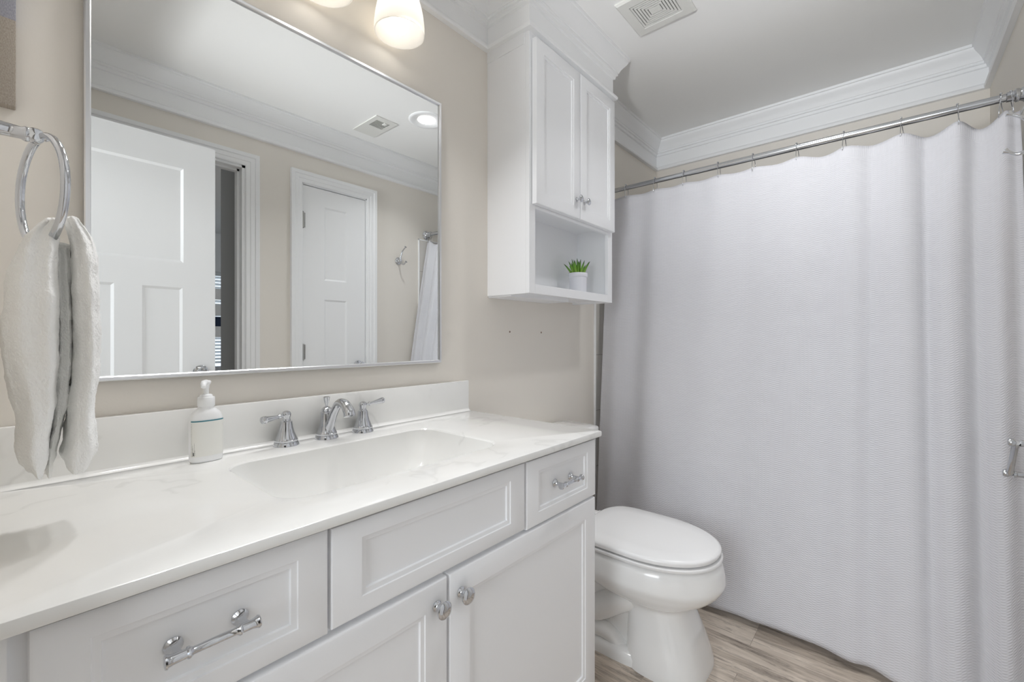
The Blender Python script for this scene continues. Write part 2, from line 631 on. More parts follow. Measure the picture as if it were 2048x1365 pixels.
# jambs with a stop
b = NB()
box(b, O1[0], O1[0] + 0.018, B - WT - 0.001, B + 0.002, 0, O1[2])
box(b, O1[1] - 0.018, O1[1], B - WT - 0.001, B + 0.002, 0, O1[2])
box(b, O1[0], O1[1], B - WT - 0.001, B + 0.002, O1[2] - 0.018, O1[2])
box(b, O1[1] - 0.030, O1[1] - 0.018, B - 0.075, B - 0.040, 0, O1[2] - 0.018)
box(b, O1[0] + 0.018, O1[1] - 0.018, B - 0.075, B - 0.040, O1[2] - 0.030, O1[2] - 0.018)
struct('trim_4', b, M_trim, 25)
b = NB()
box(b, O2[0], O2[0] + 0.013, B - WT, B + 0.002, 0, O2[2])
box(b, O2[1] - 0.013, O2[1], B - WT, B + 0.002, 0, O2[2])
box(b, O2[0], O2[1], B - WT, B + 0.002, O2[2] - 0.013, O2[2])
struct('trim_5', b, M_trim, 25)


def round_knob(bm, org, axis, r=0.028, proud=0.055, rose=0.032):
    lathe(bm, [(rose, 0), (rose, 0.004), (rose * 0.85, 0.008), (rose * 0.45, 0.011), (r * 0.38, 0.014), (r * 0.36, proud - r * 0.9), (r * 0.6, proud - r * 0.8),
               (r * 0.95, proud - r * 0.45), (r, proud - r * 0.2), (r * 0.9, proud), (r * 0.5, proud + r * 0.12), (0.0, proud + r * 0.15)], org, axis, 28)
    return bm


# the linen closet door (seen in the mirror)
dx0, dx1 = O2[0] + 0.016, O2[1] - 0.016
b = NB()
slab_panels(b, dx0, dx1, 0.012, O2[2] - 0.017, B - 0.004, 0.035, -1,
            [(1.361, 1.516, 1.483, 1.952), (1.361, 1.516, 0.24, 1.361)])
door2 = struct('door_2', b, M_trim, 25)
b = NB(); round_knob(b, (1.598, B - 0.004, 0.930), (0, 1, 0), r=0.026)
obj('door_knob', b, M_chrome, door2)
for hz in (1.845, 1.03, 0.22):
    b = NB()
    tube(b, [(dx0 - 0.006, B + 0.004, hz - 0.047), (dx0 - 0.006, B + 0.004, hz + 0.047)], 0.0065, 10)
    for q in (-0.049, 0.049):
        lathe(b, [(0.005, 0), (0.0068, 0.002), (0.004, 0.006)], (dx0 - 0.006, B + 0.004, hz + q - 0.003), (0, 0, 1), 10)
    box(b, dx0 - 0.004, dx0 + 0.012, B - 0.0035, B - 0.001, hz - 0.045, hz + 0.045)
    obj('hinge', b, M_nickel, door2)

# the bathroom door, swung open behind the camera (its face shows in the mirror)
LY = -0.155
b = NB()
slab_panels(b, 0.035, 0.709, 0.012, 2.058, LY, 0.035, -1,
            [(0.150, 0.579, 1.475, 1.925), (0.150, 0.330, 0.25, 1.358), (0.425, 0.575, 0.25, 1.356)])
door1 = struct('door_1', b, M_trim, 25)
b = NB(); round_knob(b, (0.648, LY, 0.952), (0, 1, 0), r=0.022, proud=0.034)
obj('door_knob', b, M_chrome, door1)
b = NB(); round_knob(b, (0.648, LY - 0.035, 0.952), (0, -1, 0), r=0.022, proud=0.034)
obj('door_knob', b, M_chrome, door1)

# tub surround tile (back, right, front) with pale edge trims
TX, TT = 2.094, 0.010
b = NB()
box(b, TX + 0.009, XR, D - TT, D, 0.0, 1.864)
struct('trim_6', b, M_tile, 0)
b = NB()
box(b, XR - TT, XR, B + TT, D - TT, 0.0, 1.864)
struct('trim_7', b, M_tile, 0)
b = NB()
box(b, TX + 0.009, XR, B, B + TT, 0.0, 1.864)
struct('trim_8', b, M_tile, 0)
b = NB()
box(b, TX, TX + 0.009, D - TT - 0.002, D, 0.0, 1.873, 0.002)
box(b, TX, XR, D - TT - 0.002, D, 1.864, 1.873, 0.002)
struct('trim_9', b, M_trim)
b = NB()
box(b, TX, TX + 0.009, B, B + TT + 0.002, 0.0, 1.873, 0.002)
box(b, TX, XR, B, B + TT + 0.002, 1.864, 1.873, 0.002)
struct('trim_10', b, M_trim)

# ------------------------------------------------------------------ rooms beyond the doors
HB = B - WT                                   # hall side of the front wall
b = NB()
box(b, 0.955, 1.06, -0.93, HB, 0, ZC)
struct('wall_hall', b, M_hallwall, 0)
b = NB()
box(b, -2.0, 3.05, -4.2, -4.1, 0, 0.75)
box(b, -2.0, 1.25, -4.2, -4.1, 0.75, 1.95)
box(b, 2.25, 3.05, -4.2, -4.1, 0.75, 1.95)
box(b, -2.0, 3.05, -4.2, -4.1, 1.95, ZC)
box(b, 3.05, 3.15, -4.2, HB, 0, ZC)
struct('wall_bedroom', b, M_trim, 0)
b = NB()
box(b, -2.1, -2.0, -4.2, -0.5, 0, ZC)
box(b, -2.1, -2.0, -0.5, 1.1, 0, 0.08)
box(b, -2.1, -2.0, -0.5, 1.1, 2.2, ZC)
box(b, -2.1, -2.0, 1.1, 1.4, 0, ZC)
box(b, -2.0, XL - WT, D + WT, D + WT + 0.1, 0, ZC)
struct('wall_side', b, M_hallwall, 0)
b = NB()
box(b, -2.1, XL - WT, -4.2, D + WT + 0.1, ZC, ZC + 0.1)
box(b, XL - WT, 3.15, -4.2, HB, ZC, ZC + 0.1)
struct('ceiling_hall', b, M_ceil, 0)
b = NB(); sweep_plan(b, [(0.955, -0.93), (0.955, HB)], [(q, z) for q, z in CROWN[:14]] + [(0, ZC - 0.101)], side=1)
struct('trim_11', b, M_trim, 25)
b = NB()
for (x0, x1, z0, z1) in ((1.17, 1.25, 0.67, 2.03), (2.25, 2.33, 0.67, 2.03), (1.25, 2.25, 1.95, 2.03), (1.25, 2.25, 0.67, 0.75)):
    box(b, x0, x1, -4.1, -4.08, z0, z1)
box(b, 1.25, 2.25, -4.16, -4.13, 1.33, 1.37)
struct('window_1', b, M_trim, 0)
t = thing('window_blind', 'white slatted blind in the far bedroom window, glimpsed in the mirror past the door', 'blind', (1.75, -4.10, 0.76))
b = NB(); box(b, 1.26, 2.24, -4.125, -4.085, 1.90, 1.948)
obj('headrail', b, M_blindm, t)
b = NB()
for i in range(26):
    z = 0.80 + i * 0.043
    s0 = len(b.verts)
    box(b, 1.262, 2.238, -4.128, -4.084, z, z + 0.003)
    b.verts.ensure_lookup_table()
    for v in b.verts[s0:]:
        v.co.z += (v.co.y + 4.106) * 0.55
obj('slats', b, M_blindm, t, 0)
# bunk bed glimpsed in the gap
t = thing('bunk_bed', 'white slatted bunk bed with navy bedding glimpsed in the mirror through the door gap', 'bed', (1.45, -3.3, 0))
for (x, y) in ((0.92, -2.75), (2.0, -2.75), (0.92, -3.85), (2.0, -3.85)):
    b = NB(); box(b, x - 0.035, x + 0.035, y - 0.035, y + 0.035, 0, 1.62, 0.004)
    obj('post', b, M_trim, t)
for z in (0.36, 1.12, 1.34, 1.50):
    b = NB(); box(b, 0.955, 1.965, -2.765, -2.735, z, z + 0.11, 0.003)
    obj('side_rail', b, M_trim, t)
for z in (0.47, 1.23):
    b = NB(); box(b, 0.95, 1.97, -3.83, -2.77, z - 0.09, z + 0.10, 0.03, 3)
    obj('mattress', b, M_navy, t)

# ------------------------------------------------------------------ things on the ceiling
t = thing('exhaust_fan_grille', 'square white exhaust fan grille with nested square louvres on the ceiling', 'vent', (1.716, 0.717, ZC))
vx0, vx1, vy0, vy1 = 1.600, 1.832, 0.596, 0.838
b = NB()
loft(b, [[Vector((x, y, z)) for x, y in ((vx0 + i, vy0 + i), (vx1 - i, vy0 + i), (vx1 - i, vy1 - i), (vx0 + i, vy1 - i))]
         for i, z in ((0, ZC), (0, ZC - 0.006), (0.007, ZC - 0.012), (0.040, ZC - 0.0135), (0.0425, ZC - 0.012), (0.0425, ZC - 0.002))], True, False)
obj('frame', b, M_grille, t, 25)
b = NB(); box(b, vx0 + 0.042, vx1 - 0.042, vy0 + 0.042, vy1 - 0.042, ZC - 0.004, ZC - 0.001)  # black sheet in place of the shade behind the louvres
obj('shade_backing', b, M_dark, t, 0)
cxv, cyv = (vx0 + vx1) / 2, (vy0 + vy1) / 2
for k in range(6):
    ro = 0.0715 - k * 0.0108
    ry = ro + 0.005
    ri, riy = (ro - 0.0076, ry - 0.0076) if k < 5 else (0.0005, 0.0055)
    b = NB()
    loft(b, [[Vector((cxv + sx * a, cyv + sy * c, z)) for sx, sy in ((-1, -1), (1, -1), (1, 1), (-1, 1))] for a, c, z in
             ((ro, ry, ZC - 0.0125), (ro, ry, ZC - 0.0085), (ri, riy, ZC - 0.0085), (ri, riy, ZC - 0.0125), (ro, ry, ZC - 0.0125))], False, False)
    obj('louvre', b, M_grille, t, 0)

t = thing('ceiling_air_register', 'small white ceiling register with slotted louvres, seen in the mirror beside the recessed light', 'vent', (1.545, -0.045, ZC))
b = NB()
rx0, rx1, ry0, ry1 = 1.468, 1.618, -0.178, 0.088
sx0, sx1, sy0, sy1 = 1.497, 1.588, -0.045, 0.046
for (x0, x1, y0, y1) in ((rx0, sx0, ry0, ry1), (sx1, rx1, ry0, ry1), (sx0, sx1, ry0, sy0), (sx0, sx1, sy1, ry1)):
    box(b, x0, x1, y0, y1, ZC - 0.006, ZC)
obj('frame', b, M_grille, t, 0)
b = NB(); box(b, sx0, sx1, sy0, sy1, ZC - 0.002, ZC - 0.0005)  # black sheet painted in as the shade between the slats
obj('shade_backing', b, M_dark, t, 0)
for k in range(7):
    y = sy0 + 0.0055 + k * 0.0132
    b = NB(); box(b, sx0, sx1, y, y + 0.0040, ZC - 0.007, ZC - 0.0025)
    obj('slat', b, M_grille, t, 0)
b = NB(); box(b, 1.548, 1.572, 0.018, 0.050, ZC - 0.012, ZC - 0.006, 0.002)
obj('damper_lever', b, M_grille, t)

t = thing('recessed_light', 'round recessed ceiling light glowing white, seen in the mirror corner', 'light', (1.703, 0.262, ZC))
b = NB()
lathe(b, [(0.106, 0), (0.106, -0.003), (0.100, -0.0065), (0.090, -0.0062), (0.056, -0.0008), (0.050, 0.004)], (1.703, 0.262, ZC), (0, 0, 1), 48, False, False)
obj('trim_ring', b, M_trim, t)
b = NB(); lathe(b, [(0.053, -0.0012), (0.049, -0.0025), (0.0, -0.003)], (1.703, 0.262, ZC), (0, 0, 1), 40)
obj('lens', b, M_can, t)

# ------------------------------------------------------------------ mirror
t = thing('vanity_mirror', 'large chrome framed wall mirror above the vanity', 'mirror', (0.565, D, 1.031))
mx0, mx1, mz0, mz1 = 0.1105, 1.0175, 1.031, 1.943
FW, FD = 0.0100, 0.020
b = NB(); box(b, mx0 + FW - 0.001, mx1 - FW + 0.001, D - 0.014, D - 0.004, mz0 + FW - 0.001, mz1 - FW + 0.001)
obj('glass', b, M_mirror, t, 0)
b = NB()
rings = []
for a, y in ((0, D), (0, D - FD + 0.002), (0.002, D - FD), (FW - 0.002, D - FD), (FW, D - FD + 0.002), (FW, D - 0.012)):
    rings.append(rect_ring(mx0, mx1, mz0, mz1, a, a, y))
loft(b, rings, False, False)
obj('frame', b, M_frame, t, 40)

# ------------------------------------------------------------------ canvas at the left edge
b = NB(); box(b, XL + 0.004, 0.0215, D - 0.022, D, 1.5355, 1.95, 0.002)
o = obj('canvas_art', b, M_canvas, None, loc=(0, D - 0.011, 1.5355))
tag(o, 'woven canvas art with blue-grey band over beige, left of the mirror', 'picture')

# ------------------------------------------------------------------ vanity light bar
LX, LYY, LZ = (0.325, 0.559, 0.793), 1.130, 2.039
t = thing('vanity_light', 'vanity light bar with bell-shaped opal glass shades above the mirror', 'light', (0.545, D, 2.22))
b = NB(); box(b, 0.545 - 0.30, 0.545 + 0.30, D - 0.022, D, 2.185, 2.245, 0.006)
obj('backplate', b, M_nickel, t)
for x in LX:
    b = NB()
    tube(b, spline([(x, D - 0.02, 2.215), (x, D - 0.06, 2.228), (x, LYY + 0.015, 2.226), (x, LYY, 2.195), (x, LYY, 2.165)], 6), 0.008, 12)
    lathe(b, [(0.030, 0), (0.031, 0.012), (0.022, 0.028), (0.010, 0.034)], (x, LYY, LZ + 0.140), (0, 0, 1), 24)
    obj('arm', b, M_nickel, t)
    b = NB()
    outp = [(0.0735, 0.0), (0.0745, 0.010), (0.0735, 0.030), (0.0705, 0.055), (0.066, 0.078), (0.0595, 0.100), (0.050, 0.122), (0.037, 0.140), (0.028, 0.147)]
    inp = [(r - 0.0028, z) for r, z in reversed(outp)]
    pr = outp + inp + [outp[0]]
    lathe(b, pr, (x, LYY, LZ), (0, 0, 1), 48, False, False)
    obj('shade', b, M_shade, t, 40)
    b = NB()
    lathe(b, [(0.013, 0.135), (0.0135, 0.105), (0.018, 0.088), (0.026, 0.068), (0.0305, 0.048), (0.0305, 0.034), (0.027, 0.020), (0.019, 0.009), (0.009, 0.004), (0.0, 0.003)],
          (x, LYY, LZ - 0.001), (0, 0, 1), 28)
    obj('bulb', b, M_bulb, t, label='lit white bulb')
    dl = area('vanity_bulb_light', (x, LYY - 0.01, LZ - 0.001), (0, 0, 0), 0.08, 0.08, P_DOWN, (0.99, 0.99, 1.0))
    dl.data.shape = 'DISK'
    dl.data.spread = radians(134)
    dl.rotation_euler = Vector((0, -0.36, -1)).to_track_quat('-Z', 'Y').to_euler()

# ------------------------------------------------------------------ over-toilet cabinet
t = thing('wall_cabinet', 'white two-door wall cabinet with open shelf hung above the toilet', 'cabinet', ((CX0 + CX1) / 2, D, 1.283))
cz0, cz1 = 1.283, ZC
pt = 0.018
b = NB()
yfr = CY0
box(b, CX0, CX0 + pt, yfr + 0.016, D, cz0, cz1 - 0.001)                     # left side
box(b, CX1 - pt, CX1, yfr + 0.016, D, cz0, cz1 - 0.001)                     # right side
box(b, CX0 + pt, CX1 - pt, D - 0.032, D, cz0 + 0.01, cz1 - 0.001)          # back panel
box(b, CX0 + pt, CX1 - pt, yfr + 0.016, D - 0.03, cz0 + 0.012, cz0 + 0.030)   # niche floor
box(b, CX0 + pt, CX1 - pt, yfr + 0.016, D - 0.03, 1.632, 1.648)          # shelf under the doors
box(b, CX0 + pt, CX1 - pt, yfr + 0.016, D - 0.03, 2.225, cz1 - 0.001)     # box above doors
# face frame
box(b, CX0, 1.306, yfr - 0.001, yfr + 0.016, cz0, cz1 - 0.001, 0.0008, 1)
box(b, 1.862, CX1, yfr - 0.001, yfr + 0.016, cz0, cz1 - 0.001, 0.0008, 1)
box(b, 1.306, 1.862, yfr - 0.0008, yfr + 0.016, cz0, 1.318, 0.0006, 1)
box(b, 1.306, 1.862, yfr - 0.0008, yfr + 0.016, 1.600, 1.640, 0.0006, 1)
box(b, 1.306, 1.862, yfr - 0.0008, yfr + 0.016, 2.19, cz1 - 0.001, 0.0006, 1)
# light rail on the underside and the panel strip on the side
box(b, CX0 + 0.004, CX0 + 0.40, D - 0.12, D - 0.001, cz0 - 0.006, cz0 + 0.012)
box(b, CX0 - 0.003, CX0 + 0.001, CY0 + 0.02, D, 2.206, 2.250, 0.0008, 1)
obj('carcass', b, M_cab, t, 25)
b = NB(); sweep_plan(b, [(CX0, D), (CX0, CY0), (CX1, CY0), (CX1, D)], CROWN, side=-1, m0=(-1, -1), m1=(1, -1))
obj('crown_moulding', b, M_trim, t, 25)


def small_knob(bm, org, axis, r=0.0165, proud=0.026):
    lathe(bm, [(r * 0.62, 0), (r * 0.62, 0.0015), (r * 0.42, 0.004), (r * 0.32, 0.007), (r * 0.34, proud - 0.011), (r * 0.75, proud - 0.009), (r, proud - 0.006),
               (r * 1.0, proud - 0.0035), (r * 0.86, proud - 0.001), (r * 0.5, proud + 0.001), (0.0, proud + 0.0015)], org, axis, 28)
    return bm


YD = 0.985
for (x0, x1, kx) in ((1.284, 1.5835, 1.5555), (1.5865, 1.888, 1.6145)):
    b = NB(); panel_front(b, x0, x1, 1.612, 2.222, YD, 0.021, 0.048, 0.046, 0.008)
    d = obj('door', b, M_cab, t, 25)
    b = NB(); small_knob(b, (kx, YD, 1.688), (0, -1, 0), r=0.0145, proud=0.027)
    obj('knob', b, M_chrome, d)

# succulent in the niche
PX, PY, PZ = 1.735, 1.092, cz0 + 0.030
t = thing('potted_succulent', 'small spiky green succulent in a white pot on the cabinet shelf', 'plant', (PX, PY, PZ))
b = NB()
lathe(b, [(0.036, 0), (0.0385, 0.003), (0.0395, 0.080), (0.0425, 0.083), (0.0435, 0.089), (0.0435, 0.096), (0.042, 0.100), (0.038, 0.0995), (0.0365, 0.094), (0.036, 0.086)], (PX, PY, PZ), (0, 0, 1), 40, True, False)
obj('pot', b, M_pot, t)
b = NB(); lathe(b, [(0.0365, 0.0), (0.030, 0.003), (0.0, 0.005)], (PX, PY, PZ + 0.086), (0, 0, 1), 24)
obj('soil', b, M_soil, t)
rr = random.Random(3)
for i in range(19):
    ring = 0 if i < 9 else (1 if i < 15 else 2)
    az = 2 * pi * (i / 9.0 if ring == 0 else (i - 9) / 6.0 + 0.08 if ring == 1 else (i - 15) / 4.0 + 0.03) + rr.uniform(-0.15, 0.15)
    r0 = (0.024, 0.015, 0.006)[ring]
    lean = (0.034, 0.018, 0.008)[ring] * rr.uniform(0.8, 1.2)
    hh = (0.062, 0.070, 0.072)[ring] * rr.uniform(0.85, 1.12)
    ca, sa = cos(az), sin(az)
    pts = []
    rad = []
    for k in range(9):
        s = k / 8
        rho = r0 + lean * s ** 1.4
        pts.append((PX + ca * rho, PY + sa * rho, PZ + 0.086 + hh * s))
        rad.append(0.0066 * (1 - s) ** 0.75 * (0.85 + 0.5 * s) + 0.0006)
    b = NB(); tube(b, pts, rad, 8)
    obj('leaf', b, M_leaf, t, 60)

# ------------------------------------------------------------------ vanity cabinet
t = thing('vanity_cabinet', 'white shaker vanity cabinet with chrome pulls under the sink counter', 'cabinet', (0.578, 0.95, 0))
VX0, VX1, VYF = XL + 0.001, 1.150, 0.683
b = NB()
box(b, VX0, VX0 + 0.018, VYF + 0.02, D - 0.001, 0.0, 0.828)
box(b, VX1 - 0.018, VX1, VYF + 0.02, D - 0.001, 0.0, 0.828)
box(b, VX0 + 0.018, VX1 - 0.018, VYF + 0.02, D - 0.001, 0.09, 0.108)
box(b, VX0 + 0.018, VX1 - 0.018, D - 0.015, D - 0.001, 0.108, 0.828)
# face frame
box(b, VX0, 0.045, VYF, VYF + 0.02, 0.0, 0.828)
box(b, 1.115, VX1, VYF, VYF + 0.02, 0.0, 0.828)
for x in (0.337, 0.8225):
    box(b, x - 0.02, x + 0.02, VYF, VYF + 0.02, 0.64, 0.828)
box(b, 0.045, 1.115, VYF + 0.0006, VYF + 0.0199, 0.800, 0.828)
box(b, 0.045, 1.115, VYF + 0.0006, VYF + 0.0199, 0.634, 0.674)
box(b, 0.045, 1.115, VYF, VYF + 0.0199, 0.09, 0.13)
box(b, 0.56, 0.60, VYF + 0.0003, VYF + 0.0198, 0.13, 0.64)
# filler strip scribed to the wall
box(b, VX0, 0.006, VYF - 0.010, VYF, 0.0, 0.828)
obj('carcass', b, M_cab, t, 0)
b = NB(); box(b, VX0 + 0.02, VX1 - 0.02, VYF + 0.06, VYF + 0.075, 0, 0.09)
obj('toe_kick', b, M_cab, t, 0)
VF = 0.6625


def bar_pull(bm, cx, yf, cz, half=0.051, proud=0.030):
    for s in (-1, 1):
        x = cx + s * half * 0.72
        lathe(bm, [(0.0105, 0), (0.0105, 0.0015), (0.0085, 0.004), (0.0055, 0.008), (0.0046, 0.012), (0.0050, proud)], (x, yf, cz), (0, -1, 0), 20)
    y = yf - proud
    pr = [(0.0, -half - 0.0012), (0.0078, -half), (0.0084, -half + 0.0018), (0.0072, -half + 0.004), (0.0060, -half + 0.009), (0.0057, -half + 0.021), (0.0072, -half + 0.0225),
          (0.0072, -half + 0.0245), (0.0060, -half + 0.026), (0.0047, -half + 0.028)]
    pr = pr + [(r, -h) for r, h in reversed(pr)]
    lathe(bm, pr, (cx, y, cz), (1, 0, 0), 24)
    return bm


for (nm, x0, x1, z0, z1, pull) in (('drawer', 0.020, 0.3345, 0.659, 0.8225, True), ('false_front', 0.3395, 0.8185, 0.661, 0.8210, False),
                                   ('drawer', 0.8265, 1.1495, 0.656, 0.8205, True)):
    b = NB(); panel_front(b, x0, x1, z0, z1, VF, 0.0205, 0.052 if nm == 'false_front' else 0.046, 0.031, 0.0075)
    d = obj(nm, b, M_cab, t, 25)
    if pull:
        cx = (x0 + x1) / 2
        b = NB(); bar_pull(b, cx, VF + 0.0075, (z0 + z1) / 2, proud=0.029)
        obj('pull_handle', b, M_chrome, d)
for (x0, x1, kx) in ((0.020, 0.5765, 0.5495), (0.5830, 1.1475, 0.6115)):
    b = NB(); panel_front(b, x0, x1, 0.095, 0.6495, VF, 0.0205, 0.054, 0.050, 0.0075)
    d = obj('door', b, M_cab, t, 25)
    b = NB(); small_knob(b, (kx, VF, 0.604), (0, -1, 0), r=0.0165, proud=0.028)
    obj('knob', b, M_chrome, d)

# ------------------------------------------------------------------ countertop with moulded basin and backsplash
t = thing('vanity_countertop', 'white marbled vanity countertop with moulded rectangular basin and backsplash', 'countertop', (0.56, 0.93, 0.828))
kx0, kx1, ky0, ky1 = XL + 0.0005, 1.157, YCF, D - 0.0005
bx0, bx1, by0, by1 = 0.312, 0.850, 0.763, 1.083
bcx, bcy = (bx0 + bx1) / 2, (by0 + by1) / 2


def srect(cx, cy, hx, hy, r, th):
    """point of a rounded rectangle at polar angle th (ray from centre)"""
    dx, dy = cos(th), sin(th)
    s = min(hx / abs(dx) if abs(dx) > 1e-9 else 1e9, hy / abs(dy) if abs(dy) > 1e-9 else 1e9)
    x, y = dx * s, dy * s
    ix, iy = hx - r, hy - r
    if abs(x) > ix and abs(y) > iy:
        qx, qy = math.copysign(ix, x), math.copysign(iy, y)
        bq = dx * qx + dy * qy
        cq = qx * qx + qy * qy - r * r
        s = bq + sqrt(max(bq * bq - cq, 0))
        x, y = dx * s, dy * s
    return cx + x, cy + y


angs = [2 * pi * i / 160 for i in range(160)]
for (x, y) in ((kx0, ky0), (kx1, ky0), (kx1, ky1), (kx0, ky1)):
    angs.append(math.atan2(y - bcy, x - bcx) % (2 * pi))
angs = sorted(set(angs))


def outer(a, ins, z):
    x0, x1, y0, y1 = kx0 + ins, kx1 - ins, ky0 + ins, ky1 - ins
    dx, dy = cos(a), sin(a)
    sx = ((x1 if dx > 0 else x0) - bcx) / dx if abs(dx) > 1e-9 else 1e9
    sy = ((y1 if dy > 0 else y0) - bcy) / dy if abs(dy) > 1e-9 else 1e9
    s = min(sx, sy)
    return Vector((bcx + dx * s, bcy + dy * s, z))


b = NB()
rings = [[outer(a, 0.004, 0.828) for a in angs], [outer(a, 0.0012, 0.829) for a in angs], [outer(a, 0.0, 0.832) for a in angs], [outer(a, 0.0, ZCT - 0.004) for a in angs],
         [outer(a, 0.0012, ZCT - 0.0012) for a in angs], [outer(a, 0.004, ZCT) for a in angs]]
hx, hy = (bx1 - bx0) / 2, (by1 - by0) / 2
rings.append([Vector((*srect(bcx, bcy, hx + 0.006, hy + 0.006, 0.058, a), ZCT)) for a in angs])
rings.append([Vector((*srect(bcx, bcy, hx + 0.002, hy + 0.002, 0.055, a), ZCT - 0.0008)) for a in angs])
rings.append([Vector((*srect(bcx, bcy, hx - 0.001, hy - 0.001, 0.053, a), ZCT - 0.004)) for a in angs])
loft(b, rings, False, False)
obj('slab', b, M_counter, t, 30)
b = NB()
rings = []
DEP = 0.135
for k in range(15):
    s = k / 14
    ph_ = s * pi / 2
    fx = hx - 0.001 - 0.120 * (1 - cos(ph_)) ** 0.9
    fy = hy - 0.001 - 0.070 * (1 - cos(ph_)) ** 0.9
    shx = 0.0
    zz = ZCT - 0.004 - DEP * sin(ph_)
    rings.append([Vector((*srect(bcx + shx, bcy, fx, fy, 0.053 + 0.03 * s, a), zz)) for a in angs])
for f, dz in ((0.75, 0.002), (0.4, 0.004), (0.12, 0.006)):
    rings.append([Vector((*srect(bcx, bcy, fx * f, fy * f, 0.09 * f, a), zz - dz)) for a in angs])
loft(b, rings, False, True)
obj('basin', b, M_counter, t, 50)
b = NB()
box(b, kx0, 1.1525, 1.203, D - 0.0003, ZCT - 0.002, 0.9585, 0.003, 2)
for k in range(1):
    pr = [Vector((0, 1.204, ZCT - 0.001)), Vector((0, 1.192, ZCT + 0.0002))] + [Vector((0, 1.192 + 0.0115 * sin(q * pi / 10), ZCT + 0.0117 - 0.0115 * cos(q * pi / 10))) for q in range(1, 6)]
    loft(b, [[Vector((x, p.y, p.z)) for p in pr] for x in (kx0 + 0.001, 1.152)])
obj('backsplash', b, M_counter, t, 40)
b = NB(); lathe(b, [(0.022, 0), (0.022, 0.002), (0.019, 0.003), (0.017, 0.001), (0.0, 0.0012)], (bcx, bcy, zz - 0.006), (0, 0, 1), 28)
obj('drain', b, M_chrome, t)

# ------------------------------------------------------------------ faucet (widespread)
FY = 1.168
t = thing('faucet', 'chrome widespread faucet with curved spout and two lever handles', 'faucet', (0.584, FY, ZCT))
b = NB()
sx = 0.584
BASEP = [(0.0305, 0), (0.0305, 0.002), (0.0290, 0.006), (0.0275, 0.009), (0.0262, 0.0095), (0.0270, 0.011), (0.0270, 0.014), (0.0250, 0.0165)]
lathe(b, BASEP + [(0.0225, 0.023), (0.0185, 0.036), (0.0160, 0.050), (0.0150, 0.066), (0.0150, 0.071), (0.0120, 0.073), (0.0130, 0.075), (0.0128, 0.080), (0.0090, 0.084), (0.005, 0.086), (0.0, 0.086)],
      (sx, FY, ZCT), (0, 0, 1), 36)
obj('spout_body', b, M_chrome, t)
b = NB()
pts = spline([(sx, FY - 0.004, ZCT + 0.014), (sx, FY - 0.022, ZCT + 0.045), (sx, FY - 0.045, ZCT + 0.080), (sx, FY - 0.070, ZCT + 0.101), (sx, FY - 0.097, ZCT + 0.101), (sx, FY - 0.117, ZCT + 0.085), (sx, FY - 0.122, ZCT + 0.073)], 7)
n = len(pts)
rad = [interp([(0, 0.0125), (0.35, 0.0105), (0.6, 0.0115), (0.8, 0.0140), (1, 0.0150)], i / (n - 1)) for i in range(n)]
tube(b, pts, rad, 20, flat=1.0)
obj('spout', b, M_chrome, t, 60)
b = NB(); lathe(b, [(0.0035, 0), (0.0035, 0.006), (0.0055, 0.012), (0.0085, 0.024), (0.0090, 0.027), (0.006, 0.029), (0, 0.0295)], (sx, FY, ZCT + 0.084), (0, 0, 1), 20)
obj('lift_rod', b, M_chrome, t)
for hxx, dirv in ((0.4785, Vector((-0.93, -0.36, -0.02))), (0.693, Vector((0.98, 0.05, 0.10)))):
    b = NB()
    lathe(b, BASEP + [(0.0235, 0.021), (0.0190, 0.032), (0.0155, 0.045), (0.0140, 0.056), (0.0138, 0.060), (0.0105, 0.062), (0.0098, 0.066)], (hxx, FY, ZCT), (0, 0, 1), 36)
    hb = obj('handle_base', b, M_chrome, t)
    b = NB()
    lathe(b, [(0.0100, 0), (0.0092, 0.006), (0.0110, 0.013), (0.0112, 0.017), (0.0085, 0.022), (0.004, 0.024), (0, 0.0245)], (hxx, FY, ZCT + 0.063), (0, 0, 1), 28)
    dv = dirv.normalized()
    lathe(b, [(0.0035, 0.004), (0.0040, 0.018), (0.0058, 0.020), (0.0058, 0.0225), (0.0042, 0.025), (0.0048, 0.034), (0.0070, 0.052), (0.0088, 0.062), (0.0074, 0.064), (0.0092, 0.066), (0.0088, 0.070), (0.005, 0.0715), (0, 0.072)],
          (hxx, FY, ZCT + 0.076), dv, 24)
    obj('lever', b, M_chrome, hb)

# ------------------------------------------------------------------ soap dispenser
SX, SY = 0.3025, 1.158
t = thing('soap_dispenser', 'white plastic pump soap bottle with a teal-lined label beside the sink', 'soap bottle', (SX, SY, ZCT))


def sell(cx, cy, hx, hy, p, th):
    c, s = cos(th), sin(th)
    return cx + hx * math.copysign(abs(c) ** (2 / p), c), cy + hy * math.copysign(abs(s) ** (2 / p), s)


def soap_ring(fx, fy, z, p=2.6, nn=56, rot=0.06):
    out = []
    for i in range(nn):
        x, y = sell(0, 0, fx, fy, p, 2 * pi * i / nn)
        out.append(Vector((SX + x * cos(rot) - y * sin(rot), SY + x * sin(rot) + y * cos(rot), ZCT + z)))
    return out


b = NB()
SP = [(0.028, 0.017, 0.0), (0.0302, 0.0195, 0.0015), (0.0312, 0.0203, 0.005), (0.0315, 0.0206, 0.05), (0.0314, 0.0205, 0.088), (0.0308, 0.0202, 0.096), (0.0290, 0.0196, 0.103), (0.0250, 0.0185, 0.109), (0.0195, 0.0165, 0.1135),
      (0.0155, 0.0150, 0.117), (0.0150, 0.0150, 0.124)]
loft(b, [soap_ring(fx, fy, z, 2.6 if z < 0.095 else 2.6 - 0.6 * min(1, (z - 0.094) / 0.02)) for fx, fy, z in SP])
obj('bottle', b, M_plast, t, 50)


